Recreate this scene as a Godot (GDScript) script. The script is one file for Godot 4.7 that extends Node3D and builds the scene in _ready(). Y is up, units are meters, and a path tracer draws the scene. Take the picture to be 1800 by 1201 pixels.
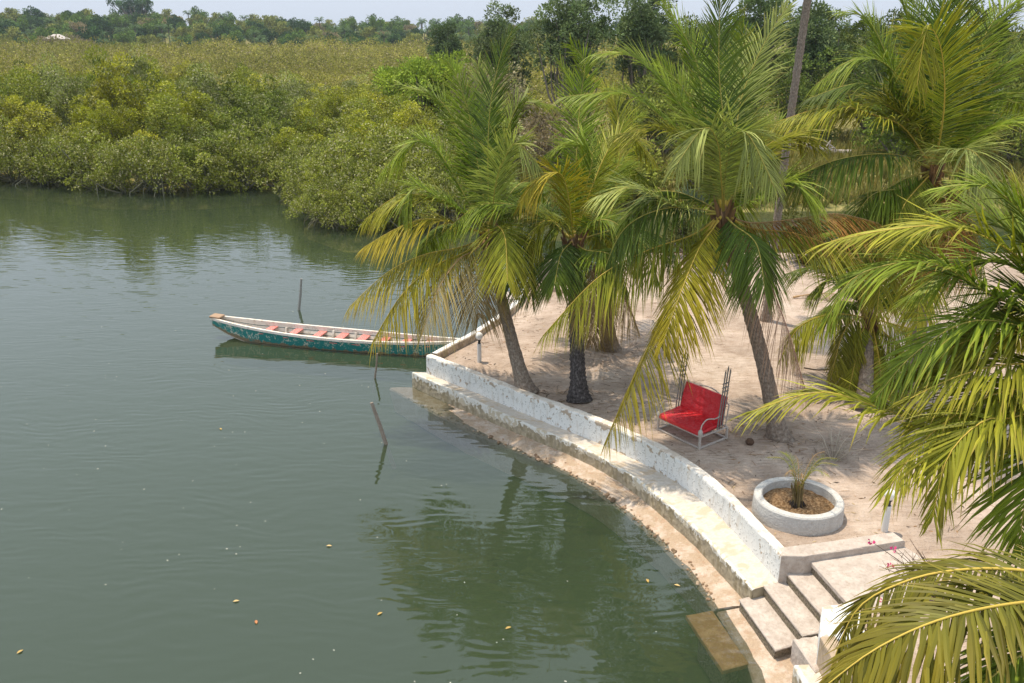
extends Node3D
# A tidal creek seen from an upper floor: mangrove bank, moored pirogue, curved seawall and a sandy terrace with coconut palms.

const PALMS := [
	{"at": Vector3(-0.51, 4.50, -20.60), "foot": Vector2(0.35, -19.97), "fronds": [
		["g", [Vector3(-0.26, 0.87, -0.56), Vector3(-0.68, 2.00, -1.17), Vector3(-1.18, 2.95, -1.50), Vector3(-2.12, 3.34, -1.60)]],
		["g", [Vector3(-0.56, 0.83, -0.23), Vector3(-1.26, 1.96, -0.48), Vector3(-1.89, 2.11, -0.55), Vector3(-2.62, 1.38, -0.60)]],
		["d", [Vector3(-0.05, 1.50, -0.24), Vector3(0.01, 2.90, -0.41), Vector3(0.25, 4.02, -0.49), Vector3(0.51, 4.56, -0.50)]],
		["g", [Vector3(-0.23, 1.18, -0.55), Vector3(-0.49, 2.59, -1.03), Vector3(-0.76, 3.49, -1.18), Vector3(-1.00, 3.90, -1.20)]],
		["p", [Vector3(-0.09, 1.42, -0.79), Vector3(-0.17, 2.57, -1.23), Vector3(-0.24, 3.35, -1.38), Vector3(-0.30, 3.80, -1.40)]],
		["g", [Vector3(0.21, 1.45, -0.57), Vector3(0.42, 2.38, -0.84), Vector3(0.75, 2.99, -0.96), Vector3(1.48, 2.92, -1.00)]],
		["p", [Vector3(0.13, 1.25, 0.67), Vector3(0.31, 1.85, 0.95), Vector3(0.61, 2.28, 1.12), Vector3(1.06, 1.83, 1.20)]],
		["y", [Vector3(0.17, 0.36, 0.61), Vector3(0.36, 0.22, 1.31), Vector3(0.41, -0.48, 2.30)]],
		["Y", [Vector3(-0.49, 0.21, 0.18), Vector3(-1.32, 0.50, 0.45), Vector3(-2.08, 0.33, 0.63), Vector3(-2.88, -0.11, 0.70)]],
		["g", [Vector3(-0.61, 0.58, 0.21), Vector3(-1.22, 1.00, 0.37), Vector3(-1.75, 1.21, 0.46), Vector3(-2.09, 0.51, 0.50)]],
		["Y", [Vector3(-0.69, -0.21, 0.27), Vector3(-1.53, -0.32, 0.56), Vector3(-2.37, -0.69, 0.79), Vector3(-3.27, -1.48, 0.90)]],
		["Y", [Vector3(-0.61, -0.30, 0.45), Vector3(-1.31, -0.53, 0.90), Vector3(-2.00, -1.09, 1.30), Vector3(-2.66, -2.11, 1.50)]],
		["t", [Vector3(-0.35, -0.23, 0.47), Vector3(-0.72, -0.37, 0.89), Vector3(-1.14, -0.90, 1.48), Vector3(-1.50, -1.87, 1.80)]],
		["d", [Vector3(0.38, 0.13, 0.30), Vector3(0.84, -0.05, 0.69), Vector3(0.96, -1.15, 1.10)]],
		["b", [Vector3(-0.15, -0.37, 0.46), Vector3(-0.30, -0.91, 0.97), Vector3(-0.25, -1.66, 1.20)]],
	]},
	{"at": Vector3(1.43, 4.43, -20.30), "foot": Vector2(1.60, -19.55), "fronds": [
		["y", [Vector3(-0.32, 0.44, 0.18), Vector3(-0.78, 0.51, 0.31), Vector3(-1.11, -0.11, 0.40)]],
		["Y", [Vector3(-0.15, 1.07, 0.42), Vector3(-0.37, 1.67, 0.63), Vector3(-0.87, 1.57, 0.75), Vector3(-1.24, 1.07, 0.80)]],
		["g", [Vector3(0.31, 1.16, -0.58), Vector3(0.44, 1.92, -0.84), Vector3(-0.09, 2.17, -0.96), Vector3(-0.62, 1.90, -1.00)]],
		["g", [Vector3(0.09, 1.49, -1.05), Vector3(0.21, 3.02, -1.77), Vector3(0.31, 3.93, -1.97), Vector3(-0.01, 4.32, -2.00)]],
		["g", [Vector3(0.43, 0.57, 0.49), Vector3(0.91, 0.57, 0.79), Vector3(1.36, -0.10, 1.00)]],
		["y", [Vector3(0.44, 1.17, -0.54), Vector3(0.90, 2.11, -0.86), Vector3(1.37, 2.30, -0.95), Vector3(1.94, 1.77, -1.00)]],
		["d", [Vector3(-0.12, -0.00, 0.28), Vector3(-0.35, -0.11, 0.95), Vector3(-0.50, -0.59, 1.60)]],
		["g", [Vector3(0.26, -0.11, 0.39), Vector3(0.79, -0.11, 0.96), Vector3(1.10, -0.80, 1.30)]],
		["b", [Vector3(0.15, -0.27, 0.27), Vector3(0.39, -0.60, 0.58), Vector3(0.50, -1.59, 0.90)]],
		["g", [Vector3(0.66, 0.76, -1.36), Vector3(1.27, 1.49, -2.07), Vector3(1.87, 1.18, -2.20)]],
	]},
	{"at": Vector3(2.48, 3.50, -23.40), "foot": Vector2(2.70, -23.11), "fronds": [
		["g", [Vector3(-0.53, 0.69, 0.31), Vector3(-1.22, 0.88, 0.51), Vector3(-1.74, 0.29, 0.60)]],
		["g", [Vector3(-0.20, 1.33, -0.32), Vector3(-0.37, 2.79, -0.62), Vector3(-0.84, 4.09, -0.77), Vector3(-1.22, 4.80, -0.80)]],
		["y", [Vector3(0.25, 1.34, -0.25), Vector3(0.37, 2.95, -0.49), Vector3(0.11, 3.96, -0.58), Vector3(-0.57, 4.53, -0.60)]],
		["g", [Vector3(0.37, 0.39, 0.35), Vector3(0.93, 0.32, 0.71), Vector3(1.38, -0.68, 1.00)]],
		["g", [Vector3(0.25, 1.52, -1.01), Vector3(0.80, 3.14, -1.58), Vector3(1.10, 3.44, -1.60)]],
		["b", [Vector3(-0.11, -0.58, 0.19), Vector3(-0.30, -1.32, 0.39), Vector3(-0.31, -2.42, 0.50)]],
		["b", [Vector3(0.11, -0.41, 0.24), Vector3(0.41, -0.97, 0.52), Vector3(0.85, -1.87, 0.70)]],
		["b", [Vector3(-0.18, -0.44, 0.12), Vector3(-0.48, -1.19, 0.29), Vector3(-0.50, -2.46, 0.40)]],
	]},
	{"at": Vector3(4.25, 5.60, -17.70), "foot": Vector2(5.74, -17.34), "fronds": [
		["g", [Vector3(-0.12, 0.89, -0.50), Vector3(-0.30, 1.98, -1.01), Vector3(-0.56, 3.07, -1.36), Vector3(-1.27, 4.11, -1.50)]],
		["g", [Vector3(-0.53, 1.17, -0.13), Vector3(-1.23, 1.79, -0.21), Vector3(-2.03, 2.30, -0.27), Vector3(-3.20, 2.25, -0.30)]],
		["g", [Vector3(-0.50, 1.47, -0.43), Vector3(-1.20, 2.44, -0.67), Vector3(-1.89, 3.01, -0.77), Vector3(-2.62, 3.03, -0.80)]],
		["d", [Vector3(-0.03, 1.38, -0.18), Vector3(-0.23, 2.78, -0.33), Vector3(-0.30, 4.42, -0.40)]],
		["p", [Vector3(0.27, 1.10, -0.67), Vector3(0.48, 2.19, -1.19), Vector3(0.91, 3.18, -1.51), Vector3(1.36, 3.95, -1.60)]],
		["p", [Vector3(-0.26, 0.99, 1.00), Vector3(-0.31, 1.69, 1.68), Vector3(-0.11, 1.72, 1.90), Vector3(0.30, 0.89, 2.30)]],
		["p", [Vector3(-0.32, 0.88, 0.91), Vector3(-0.59, 1.58, 1.61), Vector3(-0.91, 1.86, 1.90), Vector3(-1.40, 1.27, 2.20)]],
		["y", [Vector3(0.53, -0.27, 0.18), Vector3(1.32, -0.32, 0.40), Vector3(2.14, -0.58, 0.56), Vector3(2.85, -0.96, 0.60)]],
		["y", [Vector3(-0.61, -0.38, 0.23), Vector3(-1.55, -0.64, 0.51), Vector3(-2.57, -1.15, 0.76), Vector3(-3.63, -2.29, 0.90)]],
		["Y", [Vector3(-0.25, -0.22, 0.35), Vector3(-0.64, -0.55, 0.88), Vector3(-1.09, -1.26, 1.61), Vector3(-1.41, -2.12, 1.90)]],
		["Y", [Vector3(-0.45, -0.46, 0.30), Vector3(-1.05, -1.48, 0.83), Vector3(-1.78, -2.86, 1.33), Vector3(-2.38, -4.36, 1.50)]],
		["r", [Vector3(0.36, -0.42, 0.21), Vector3(0.81, -1.11, 0.49), Vector3(1.29, -2.21, 0.78), Vector3(1.77, -3.52, 0.90)]],
		["o", [Vector3(0.54, -0.18, 0.08), Vector3(1.41, -0.08, 0.20), Vector3(2.17, 0.04, 0.27), Vector3(3.02, -0.14, 0.30)]],
		["p", [Vector3(-0.63, 0.03, 0.17), Vector3(-1.30, 0.32, 0.34), Vector3(-1.94, 0.59, 0.46), Vector3(-2.60, 0.43, 0.50)]],
		["g", [Vector3(0.61, 0.71, -0.96), Vector3(1.45, 1.57, -1.70), Vector3(2.10, 1.44, -1.80)]],
		["g", [Vector3(-0.09, 0.93, -1.10), Vector3(-0.47, 2.14, -2.01), Vector3(-1.09, 2.83, -2.20)]],
		["d", [Vector3(0.11, -0.14, 0.44), Vector3(0.39, -0.37, 1.19), Vector3(0.48, -1.12, 1.70)]],
		["g", [Vector3(0.55, 0.34, 0.30), Vector3(1.12, 0.71, 0.53), Vector3(1.68, 0.39, 0.60)]],
		["g", [Vector3(0.28, 1.18, -0.97), Vector3(0.64, 2.84, -1.80), Vector3(0.48, 3.63, -1.90)]],
	]},
	{"at": Vector3(8.78, 6.32, -18.60), "foot": Vector2(9.13, -18.54), "fronds": [
		["y", [Vector3(-0.81, 0.88, 0.16), Vector3(-1.49, 1.14, 0.25), Vector3(-2.43, 1.33, 0.35), Vector3(-3.65, 0.96, 0.40)]],
		["d", [Vector3(-0.75, 0.32, 0.20), Vector3(-1.59, 0.38, 0.41), Vector3(-2.50, 0.22, 0.60), Vector3(-3.56, -0.30, 0.70)]],
		["d", [Vector3(0.24, 1.34, -0.53), Vector3(0.40, 2.46, -0.85), Vector3(0.42, 3.78, -1.00)]],
		["y", [Vector3(-0.39, 1.33, 0.84), Vector3(-0.88, 2.39, 1.43), Vector3(-1.29, 2.78, 1.63), Vector3(-1.40, 1.80, 1.80)]],
		["p", [Vector3(-0.08, 0.52, 0.94), Vector3(0.06, 0.53, 1.45), Vector3(0.33, -0.04, 1.90)]],
		["g", [Vector3(0.53, 0.63, 0.11), Vector3(1.02, 0.97, 0.17), Vector3(1.89, 1.11, 0.20)]],
		["g", [Vector3(-0.48, 1.25, -0.20), Vector3(-1.13, 2.08, -0.32), Vector3(-1.82, 2.19, -0.37), Vector3(-2.54, 1.69, -0.40)]],
		["g", [Vector3(-0.23, 1.67, -0.65), Vector3(-0.53, 2.91, -0.94), Vector3(-0.96, 3.67, -1.00)]],
		["d", [Vector3(0.74, 1.43, -0.86), Vector3(1.36, 2.68, -1.32), Vector3(1.90, 3.25, -1.40)]],
		["g", [Vector3(0.65, 1.23, -0.36), Vector3(1.42, 2.13, -0.56), Vector3(2.29, 2.02, -0.60)]],
		["y", [Vector3(-0.64, -0.37, 0.60), Vector3(-0.96, -0.66, 0.92), Vector3(-1.20, -1.41, 1.20)]],
		["y", [Vector3(-0.54, -0.54, 0.28), Vector3(-1.01, -1.43, 0.60), Vector3(-1.12, -2.97, 0.80)]],
		["g", [Vector3(0.38, -0.53, 0.34), Vector3(0.79, -1.40, 0.74), Vector3(1.22, -2.91, 1.00)]],
		["y", [Vector3(-0.11, -0.53, 0.37), Vector3(-0.39, -1.47, 0.95), Vector3(-0.48, -2.94, 1.30)]],
		["g", [Vector3(-0.80, -0.20, 0.22), Vector3(-1.51, -0.75, 0.44), Vector3(-1.86, -2.16, 0.60)]],
		["o", [Vector3(0.06, -0.40, 0.46), Vector3(0.02, -1.00, 0.97), Vector3(-0.06, -1.76, 1.20)]],
		["g", [Vector3(-0.68, -0.31, 0.26), Vector3(-1.44, -0.45, 0.47), Vector3(-1.97, -1.31, 0.60)]],
		["g", [Vector3(0.14, 1.53, -1.16), Vector3(0.13, 2.68, -1.68), Vector3(-0.25, 3.49, -1.80)]],
		["d", [Vector3(-0.10, 0.93, -1.25), Vector3(-0.68, 1.49, -1.87), Vector3(-1.24, 1.23, -2.00)]],
		["g", [Vector3(0.63, -0.06, 0.38), Vector3(1.30, -0.24, 0.71), Vector3(1.96, -1.24, 0.90)]],
		["d", [Vector3(-0.15, 1.58, -0.27), Vector3(-0.13, 3.12, -0.45), Vector3(0.60, 3.96, -0.50)]],
		["g", [Vector3(-0.55, 1.65, -1.03), Vector3(-1.16, 2.91, -1.45), Vector3(-1.77, 3.14, -1.50)]],
		["g", [Vector3(0.86, 1.89, -1.01), Vector3(1.57, 3.14, -1.43), Vector3(2.39, 3.48, -1.50)]],
	]},
	{"at": Vector3(7.17, 5.37, -9.50), "foot": Vector2(7.40, -9.50), "fronds": [
		["y", [Vector3(-1.15, -0.08, 0.65), Vector3(-2.00, -0.11, 1.10), Vector3(-2.35, -0.06, 1.26), Vector3(-2.67, -0.20, 1.42), Vector3(-2.85, -0.45, 1.53), Vector3(-2.91, -0.99, 1.60)]],
		["y", [Vector3(-0.59, -0.91, 0.21), Vector3(-1.60, -0.83, 0.36), Vector3(-2.48, -0.51, 0.47), Vector3(-3.18, -0.23, 0.54), Vector3(-3.83, -0.04, 0.58), Vector3(-4.53, -0.25, 0.60)]],
		["g", [Vector3(-0.78, 0.37, 0.08), Vector3(-2.00, 0.98, 0.20), Vector3(-2.53, 1.27, 0.24), Vector3(-2.98, 1.33, 0.27), Vector3(-3.51, 1.16, 0.29), Vector3(-3.74, 0.71, 0.30)]],
		["y", [Vector3(-0.78, 0.62, 0.00), Vector3(-1.62, 1.33, 0.00), Vector3(-2.36, 1.65, 0.00), Vector3(-3.09, 1.62, 0.00), Vector3(-3.69, 1.49, 0.00)]],
		["g", [Vector3(-0.80, 0.26, 0.15), Vector3(-1.73, 0.65, 0.32), Vector3(-2.33, 0.68, 0.41), Vector3(-2.86, 0.32, 0.48), Vector3(-3.17, -0.14, 0.50)]],
		["y", [Vector3(-0.87, 0.06, 0.34), Vector3(-1.78, 0.31, 0.65), Vector3(-2.46, 0.26, 0.84), Vector3(-2.99, 0.02, 0.90)]],
		["g", [Vector3(-0.70, 0.82, -0.20), Vector3(-1.29, 1.58, -0.33), Vector3(-1.85, 2.02, -0.39), Vector3(-2.35, 2.02, -0.40)]],
		["y", [Vector3(-0.39, 0.62, -0.42), Vector3(-0.83, 1.36, -0.72), Vector3(-1.30, 1.95, -0.80)]],
		["g", [Vector3(-1.00, -0.33, 0.69), Vector3(-1.60, -0.55, 1.07), Vector3(-1.83, -1.08, 1.33), Vector3(-1.80, -1.58, 1.40)]],
		["g", [Vector3(-0.72, 0.34, 0.00), Vector3(-1.47, 0.88, 0.00), Vector3(-1.89, 0.75, 0.00), Vector3(-2.10, 0.07, 0.00)]],
		["y", [Vector3(-1.03, -0.09, 0.45), Vector3(-2.00, 0.06, 0.82), Vector3(-2.80, -0.27, 1.11), Vector3(-3.22, -0.88, 1.20)]],
		["y", [Vector3(-0.76, 0.12, 0.14), Vector3(-1.55, 0.51, 0.28), Vector3(-2.21, 0.47, 0.36), Vector3(-2.85, 0.09, 0.40)]],
		["g", [Vector3(-0.67, 0.44, -0.12), Vector3(-1.38, 1.08, -0.23), Vector3(-2.02, 1.20, -0.28), Vector3(-2.60, 0.79, -0.30)]],
		["y", [Vector3(-0.88, -0.09, 0.30), Vector3(-1.64, -0.07, 0.52), Vector3(-2.15, -0.35, 0.65), Vector3(-2.47, -0.80, 0.70)]],
		["d", [Vector3(-0.49, 0.23, -0.34), Vector3(-1.11, 0.55, -0.66), Vector3(-1.70, 0.12, -0.85), Vector3(-2.02, -0.42, -0.90)]],
		["g", [Vector3(-0.45, 0.46, -0.49), Vector3(-1.01, 1.24, -0.97), Vector3(-1.67, 1.62, -1.16), Vector3(-2.16, 1.40, -1.20)]],
	]},
	{"at": Vector3(4.62, 4.95, -5.60), "foot": Vector2(3.90, -5.00), "fronds": [
		["O", [Vector3(-0.43, 0.24, 0.00), Vector3(-0.87, 0.33, 0.00), Vector3(-1.29, 0.34, 0.00), Vector3(-1.69, 0.25, 0.00), Vector3(-2.04, 0.00, 0.00), Vector3(-2.18, -0.54, 0.00)]],
		["O", [Vector3(-0.59, 0.24, 0.26), Vector3(-1.23, 0.45, 0.56), Vector3(-1.88, 0.54, 0.85), Vector3(-2.37, 0.46, 1.04), Vector3(-2.71, 0.19, 1.10)]],
		["g", [Vector3(-0.51, -0.03, 0.22), Vector3(-1.02, -0.08, 0.41), Vector3(-1.41, -0.40, 0.50)]],
	]},
	{"at": Vector3(8.56, 2.58, -20.20), "foot": Vector2(8.15, -18.87), "fronds": [
		["y", [Vector3(-0.31, -0.33, 0.29), Vector3(-0.52, -1.05, 0.68), Vector3(-0.64, -1.72, 0.80)]],
		["b", [Vector3(-0.04, -0.48, 0.27), Vector3(-0.13, -1.23, 0.58), Vector3(-0.13, -2.06, 0.70)]],
		["y", [Vector3(-0.39, 0.04, 0.11), Vector3(-0.73, -0.34, 0.27), Vector3(-0.91, -1.30, 0.40)]],
		["y", [Vector3(0.30, -0.29, 0.21), Vector3(0.73, -0.70, 0.45), Vector3(0.94, -1.66, 0.60)]],
		["Y", [Vector3(0.05, -0.45, 0.37), Vector3(0.09, -1.14, 0.80), Vector3(0.09, -2.07, 1.00)]],
		["y", [Vector3(0.41, -0.03, 0.33), Vector3(0.95, -0.20, 0.69), Vector3(1.40, -1.11, 0.90)]],
		["b", [Vector3(-0.21, -0.51, 0.19), Vector3(-0.33, -1.30, 0.41), Vector3(-0.20, -2.22, 0.50)]],
		["g", [Vector3(-0.36, 0.48, -0.30), Vector3(-0.87, 0.84, -0.52), Vector3(-1.35, 0.39, -0.60)]],
		["g", [Vector3(0.06, 0.73, -0.40), Vector3(0.20, 1.63, -0.73), Vector3(0.72, 2.03, -0.80)]],
		["g", [Vector3(0.52, 0.44, -0.44), Vector3(1.33, 0.89, -0.87), Vector3(2.04, 0.28, -1.00)]],
		["g", [Vector3(-0.15, 1.04, -0.31), Vector3(-0.60, 1.83, -0.47), Vector3(-1.15, 1.96, -0.50)]],
	]},
]

# seawall in plan (x, z), metres: outer top edge of the wall, outer edge of the seat ledge, outer edge of the apron
const WALL := [Vector2(-2.28, -22.12), Vector2(-1.95, -21.78), Vector2(-1.14, -20.95), Vector2(-0.1, -19.85), Vector2(0.83, -18.92), Vector2(1.75, -18.05), Vector2(2.5, -17.2), Vector2(3.16, -16.3), Vector2(3.62, -15.4), Vector2(3.93, -14.5), Vector2(4.15, -13.6), Vector2(4.4, -12.56)]
const LEDGE := [Vector2(-2.69, -22.26), Vector2(-2.15, -21.62), Vector2(-1.3, -20.7), Vector2(-0.4, -19.68), Vector2(0.5, -18.74), Vector2(1.38, -17.86), Vector2(2.06, -17.0), Vector2(2.62, -16.02), Vector2(3.02, -15.1), Vector2(3.36, -14.25), Vector2(3.64, -13.35), Vector2(3.92, -12.36)]
const APRON := [Vector2(-3.3, -22.3), Vector2(-2.6, -21.42), Vector2(-1.75, -20.35), Vector2(-0.8, -19.25), Vector2(0.1, -18.35), Vector2(0.98, -17.5), Vector2(1.6, -16.72), Vector2(2.12, -15.85), Vector2(2.55, -15.0), Vector2(2.92, -14.1), Vector2(3.16, -13.4), Vector2(3.36, -12.45)]
const WING := [Vector2(-2.28, -22.12), Vector2(-1.85, -22.95), Vector2(-1.29, -23.9), Vector2(-0.81, -24.95), Vector2(-0.37, -25.95), Vector2(-0.04, -26.88), Vector2(0.22, -27.9), Vector2(0.34, -29.0), Vector2(0.36, -29.9)]
const SAND_Y := 0.8

var rng := RandomNumberGenerator.new()
var used := {}

# ------------------------------------------------------------------ mesh helpers
class MB:
	var v := PackedVector3Array()
	var n := PackedVector3Array()
	var c := PackedColorArray()
	var u := PackedVector2Array()
	var ix := PackedInt32Array()
	var col := Color(1, 1, 1)
	func vert(p: Vector3, nn: Vector3, uv := Vector2.ZERO) -> int:
		v.append(p)
		n.append(nn)
		c.append(col)
		u.append(uv)
		return v.size() - 1
	func face(a: int, b: int, d: int) -> void:
		var g := (v[d] - v[a]).cross(v[b] - v[a])
		if g.dot(n[a] + n[b] + n[d]) < 0.0:
			ix.append_array(PackedInt32Array([a, d, b]))
		else:
			ix.append_array(PackedInt32Array([a, b, d]))
	func tri(a: Vector3, b: Vector3, d: Vector3) -> void:
		var nn := (d - a).cross(b - a).normalized()
		var k := v.size()
		v.append_array(PackedVector3Array([a, b, d]))
		n.append_array(PackedVector3Array([nn, nn, nn]))
		c.append_array(PackedColorArray([col, col, col]))
		u.append_array(PackedVector2Array([Vector2.ZERO, Vector2.ZERO, Vector2.ZERO]))
		ix.append_array(PackedInt32Array([k, k + 1, k + 2]))
	func quad(a: Vector3, b: Vector3, d: Vector3, e: Vector3, out := Vector3.ZERO, ua := Vector2.ZERO, ub := Vector2.ZERO, ud := Vector2.ZERO, ue := Vector2.ZERO) -> void:
		var nn := (d - a).cross(b - a)
		if nn.length_squared() < 1e-14:
			nn = (e - a).cross(d - a)
		nn = nn.normalized()
		var flip := out != Vector3.ZERO and nn.dot(out) < 0.0
		if flip:
			nn = -nn
		var k := v.size()
		v.append_array(PackedVector3Array([a, b, d, e]))
		n.append_array(PackedVector3Array([nn, nn, nn, nn]))
		c.append_array(PackedColorArray([col, col, col, col]))
		u.append_array(PackedVector2Array([ua, ub, ud, ue]))
		if flip:
			ix.append_array(PackedInt32Array([k, k + 2, k + 1, k, k + 3, k + 2]))
		else:
			ix.append_array(PackedInt32Array([k, k + 1, k + 2, k, k + 2, k + 3]))
	# swept round tube through points with one radius each; ends closed
	func tube(pts: Array, radii: Array, sides := 8, rough := 0.0, seed_ := 0) -> void:
		var m := pts.size()
		var start := v.size()
		var side := Vector3.ZERO
		var along := 0.0
		for i in m:
			var p: Vector3 = pts[i]
			var t: Vector3 = (pts[mini(i + 1, m - 1)] - pts[maxi(i - 1, 0)]).normalized()
			if i == 0:
				side = t.cross(Vector3.UP if absf(t.y) < 0.9 else Vector3.RIGHT).normalized()
			else:
				along += (pts[i] - pts[i - 1]).length()
				side = (side - t * side.dot(t)).normalized()
			var w := t.cross(side)
			for s in sides + 1:
				var a := TAU * s / sides
				var d := side * cos(a) + w * sin(a)
				var r: float = radii[i]
				if rough > 0.0:
					r *= 1.0 + rough * sin(float((s % sides) * 7 + i * 13 + seed_) * 12.9898)
				vert(p + d * r, d, Vector2(float(s) / sides, along))
		for i in m - 1:
			for s in sides:
				var a := start + i * (sides + 1) + s
				face(a, a + 1, a + sides + 2)
				face(a, a + sides + 2, a + sides + 1)
		for e in 2:
			var i := 0 if e == 0 else m - 1
			var t: Vector3 = (pts[0] - pts[1] if e == 0 else pts[m - 1] - pts[m - 2]).normalized()
			var mid := vert(pts[i], t)
			var ring := []
			for s in sides:
				ring.append(vert(v[start + i * (sides + 1) + s], t))
			for s in sides:
				face(mid, ring[s], ring[(s + 1) % sides])
	# surface of revolution about y: profile of (radius, height)
	func lathe(at: Vector3, prof: Array, sides := 24) -> void:
		var run := 0.0
		for k in prof.size() - 1:
			var p: Vector2 = prof[k]
			var q: Vector2 = prof[k + 1]
			var nr := Vector2(q.y - p.y, p.x - q.x).normalized()
			var st := v.size()
			var len_ := (q - p).length()
			for s in sides + 1:
				var a := TAU * s / sides
				var d := Vector3(cos(a), 0, sin(a))
				var nn := (d * nr.x + Vector3.UP * nr.y).normalized()
				vert(at + d * p.x + Vector3.UP * p.y, nn, Vector2(float(s) / sides, run))
				vert(at + d * q.x + Vector3.UP * q.y, nn, Vector2(float(s) / sides, run + len_))
			run += len_
			for s in sides:
				var b := st + s * 2
				face(b, b + 1, b + 3)
				face(b, b + 3, b + 2)
	# box with chamfered edges
	func box(at: Vector3, size: Vector3, bas := Basis.IDENTITY, bev := 0.01) -> void:
		var h := size * 0.5
		bev = minf(bev, minf(h.x, minf(h.y, h.z)) * 0.9)
		var i := h - Vector3(bev, bev, bev)
		for ax in 3:
			for s in [-1.0, 1.0]:
				var b := (ax + 1) % 3
				var d := (ax + 2) % 3
				var q := []
				for e in [[-1, -1], [1, -1], [1, 1], [-1, 1]]:
					var p := Vector3.ZERO
					p[ax] = h[ax] * s
					p[b] = i[b] * e[0]
					p[d] = i[d] * e[1]
					q.append(at + bas * p)
				var o := Vector3.ZERO
				o[ax] = s
				quad(q[0], q[1], q[2], q[3], bas * o, Vector2(-i[b], -i[d]), Vector2(i[b], -i[d]), Vector2(i[b], i[d]), Vector2(-i[b], i[d]))
		for ax in 3:
			var b := (ax + 1) % 3
			var d := (ax + 2) % 3
			for sb in [-1.0, 1.0]:
				for sd in [-1.0, 1.0]:
					var p1 := Vector3.ZERO
					var p2 := Vector3.ZERO
					p1[ax] = -i[ax]
					p1[b] = h[b] * sb
					p1[d] = i[d] * sd
					p2[ax] = -i[ax]
					p2[b] = i[b] * sb
					p2[d] = h[d] * sd
					var g := Vector3.ZERO
					g[ax] = 2.0 * i[ax]
					var o := Vector3.ZERO
					o[b] = sb
					o[d] = sd
					quad(at + bas * p1, at + bas * (p1 + g), at + bas * (p2 + g), at + bas * p2, bas * o)
		for sx in [-1.0, 1.0]:
			for sy in [-1.0, 1.0]:
				for sz in [-1.0, 1.0]:
					var s := Vector3(sx, sy, sz)
					var a := at + bas * (Vector3(h.x, i.y, i.z) * s)
					var b := at + bas * (Vector3(i.x, h.y, i.z) * s)
					var d := at + bas * (Vector3(i.x, i.y, h.z) * s)
					if (d - a).cross(b - a).dot(bas * s) < 0.0:
						tri(a, d, b)
					else:
						tri(a, b, d)
	func mesh() -> ArrayMesh:
		var arr := []
		arr.resize(Mesh.ARRAY_MAX)
		arr[Mesh.ARRAY_VERTEX] = v
		arr[Mesh.ARRAY_NORMAL] = n
		arr[Mesh.ARRAY_COLOR] = c
		arr[Mesh.ARRAY_TEX_UV] = u
		arr[Mesh.ARRAY_INDEX] = ix
		var m := ArrayMesh.new()
		m.add_surface_from_arrays(Mesh.PRIMITIVE_TRIANGLES, arr)
		return m

func numbered(called: String) -> String:
	var k: int = used.get(called, 0)
	used[called] = k + 1
	return called if k == 0 else "%s_%03d" % [called, k]

func thing(called: String, label: String, category: String, at := Vector3.ZERO, group := "") -> Node3D:
	var o := Node3D.new()
	o.name = numbered(called)
	add_child(o)
	o.position = at
	o.set_meta("label", label)
	o.set_meta("category", category)
	if group:
		o.set_meta("group", group)
	return o

func part(called: String, b, mat: Material, parent: Node3D, kind := "") -> MeshInstance3D:
	var o := MeshInstance3D.new()
	o.name = called
	o.mesh = b if b is Mesh else b.mesh()
	o.material_override = mat
	parent.add_child(o, true)
	if kind:
		o.set_meta("kind", kind)
	return o

func single(called: String, b, mat: Material, label: String, category: String, at := Vector3.ZERO, group := "") -> MeshInstance3D:
	var o := part(numbered(called), b, mat, self)
	o.position = at
	o.set_meta("label", label)
	o.set_meta("category", category)
	if group:
		o.set_meta("group", group)
	return o

func struct(called: String, b, mat: Material, kind := "structure") -> MeshInstance3D:
	var o := part(called, b, mat, self)
	o.set_meta("kind", kind)
	return o

func copy_of(o: Node3D, at: Vector3, turn: float, size: Vector3, label := "", group := "") -> Node3D:
	var r: Node3D = o.duplicate()
	r.name = numbered(String(o.name).rstrip("0123456789_"))
	add_child(r)
	r.transform = Transform3D(Basis(Vector3.UP, turn).scaled_local(size), at)
	if label:
		r.set_meta("label", label)
	if group:
		r.set_meta("group", group)
	return r

func noise(seed_: int, freq: float, oct := 3) -> FastNoiseLite:
	var f := FastNoiseLite.new()
	f.seed = seed_
	f.noise_type = FastNoiseLite.TYPE_SIMPLEX_SMOOTH
	f.frequency = freq
	f.fractal_type = FastNoiseLite.FRACTAL_FBM if oct > 1 else FastNoiseLite.FRACTAL_NONE
	f.fractal_octaves = oct
	return f

func lin(r: float, g: float, b: float) -> Color:
	return Color(r, g, b).linear_to_srgb()

func mat(color: Color, rough := 0.8, spec := 0.5) -> StandardMaterial3D:
	var m := StandardMaterial3D.new()
	m.albedo_color = color
	m.roughness = rough
	m.metallic_specular = spec
	return m

func vmat(rough := 0.8, spec := 0.5, back := 0.0) -> StandardMaterial3D:
	var m := mat(Color.WHITE, rough, spec)
	m.vertex_color_use_as_albedo = true
	if back > 0.0:
		m.backlight_enabled = true
		m.backlight = lin(back, back * 1.1, back * 0.55)
	return m

func paint(w: int, h: int, f: Callable) -> ImageTexture:
	var bytes := PackedByteArray()
	bytes.resize(w * h * 3)
	var k := 0
	for y in h:
		for x in w:
			var c: Color = f.call(x, y)
			bytes[k] = int(clampf(c.r, 0, 1) * 255.0)
			bytes[k + 1] = int(clampf(c.g, 0, 1) * 255.0)
			bytes[k + 2] = int(clampf(c.b, 0, 1) * 255.0)
			k += 3
	return ImageTexture.create_from_image(Image.create_from_data(w, h, false, Image.FORMAT_RGB8, bytes))

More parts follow.
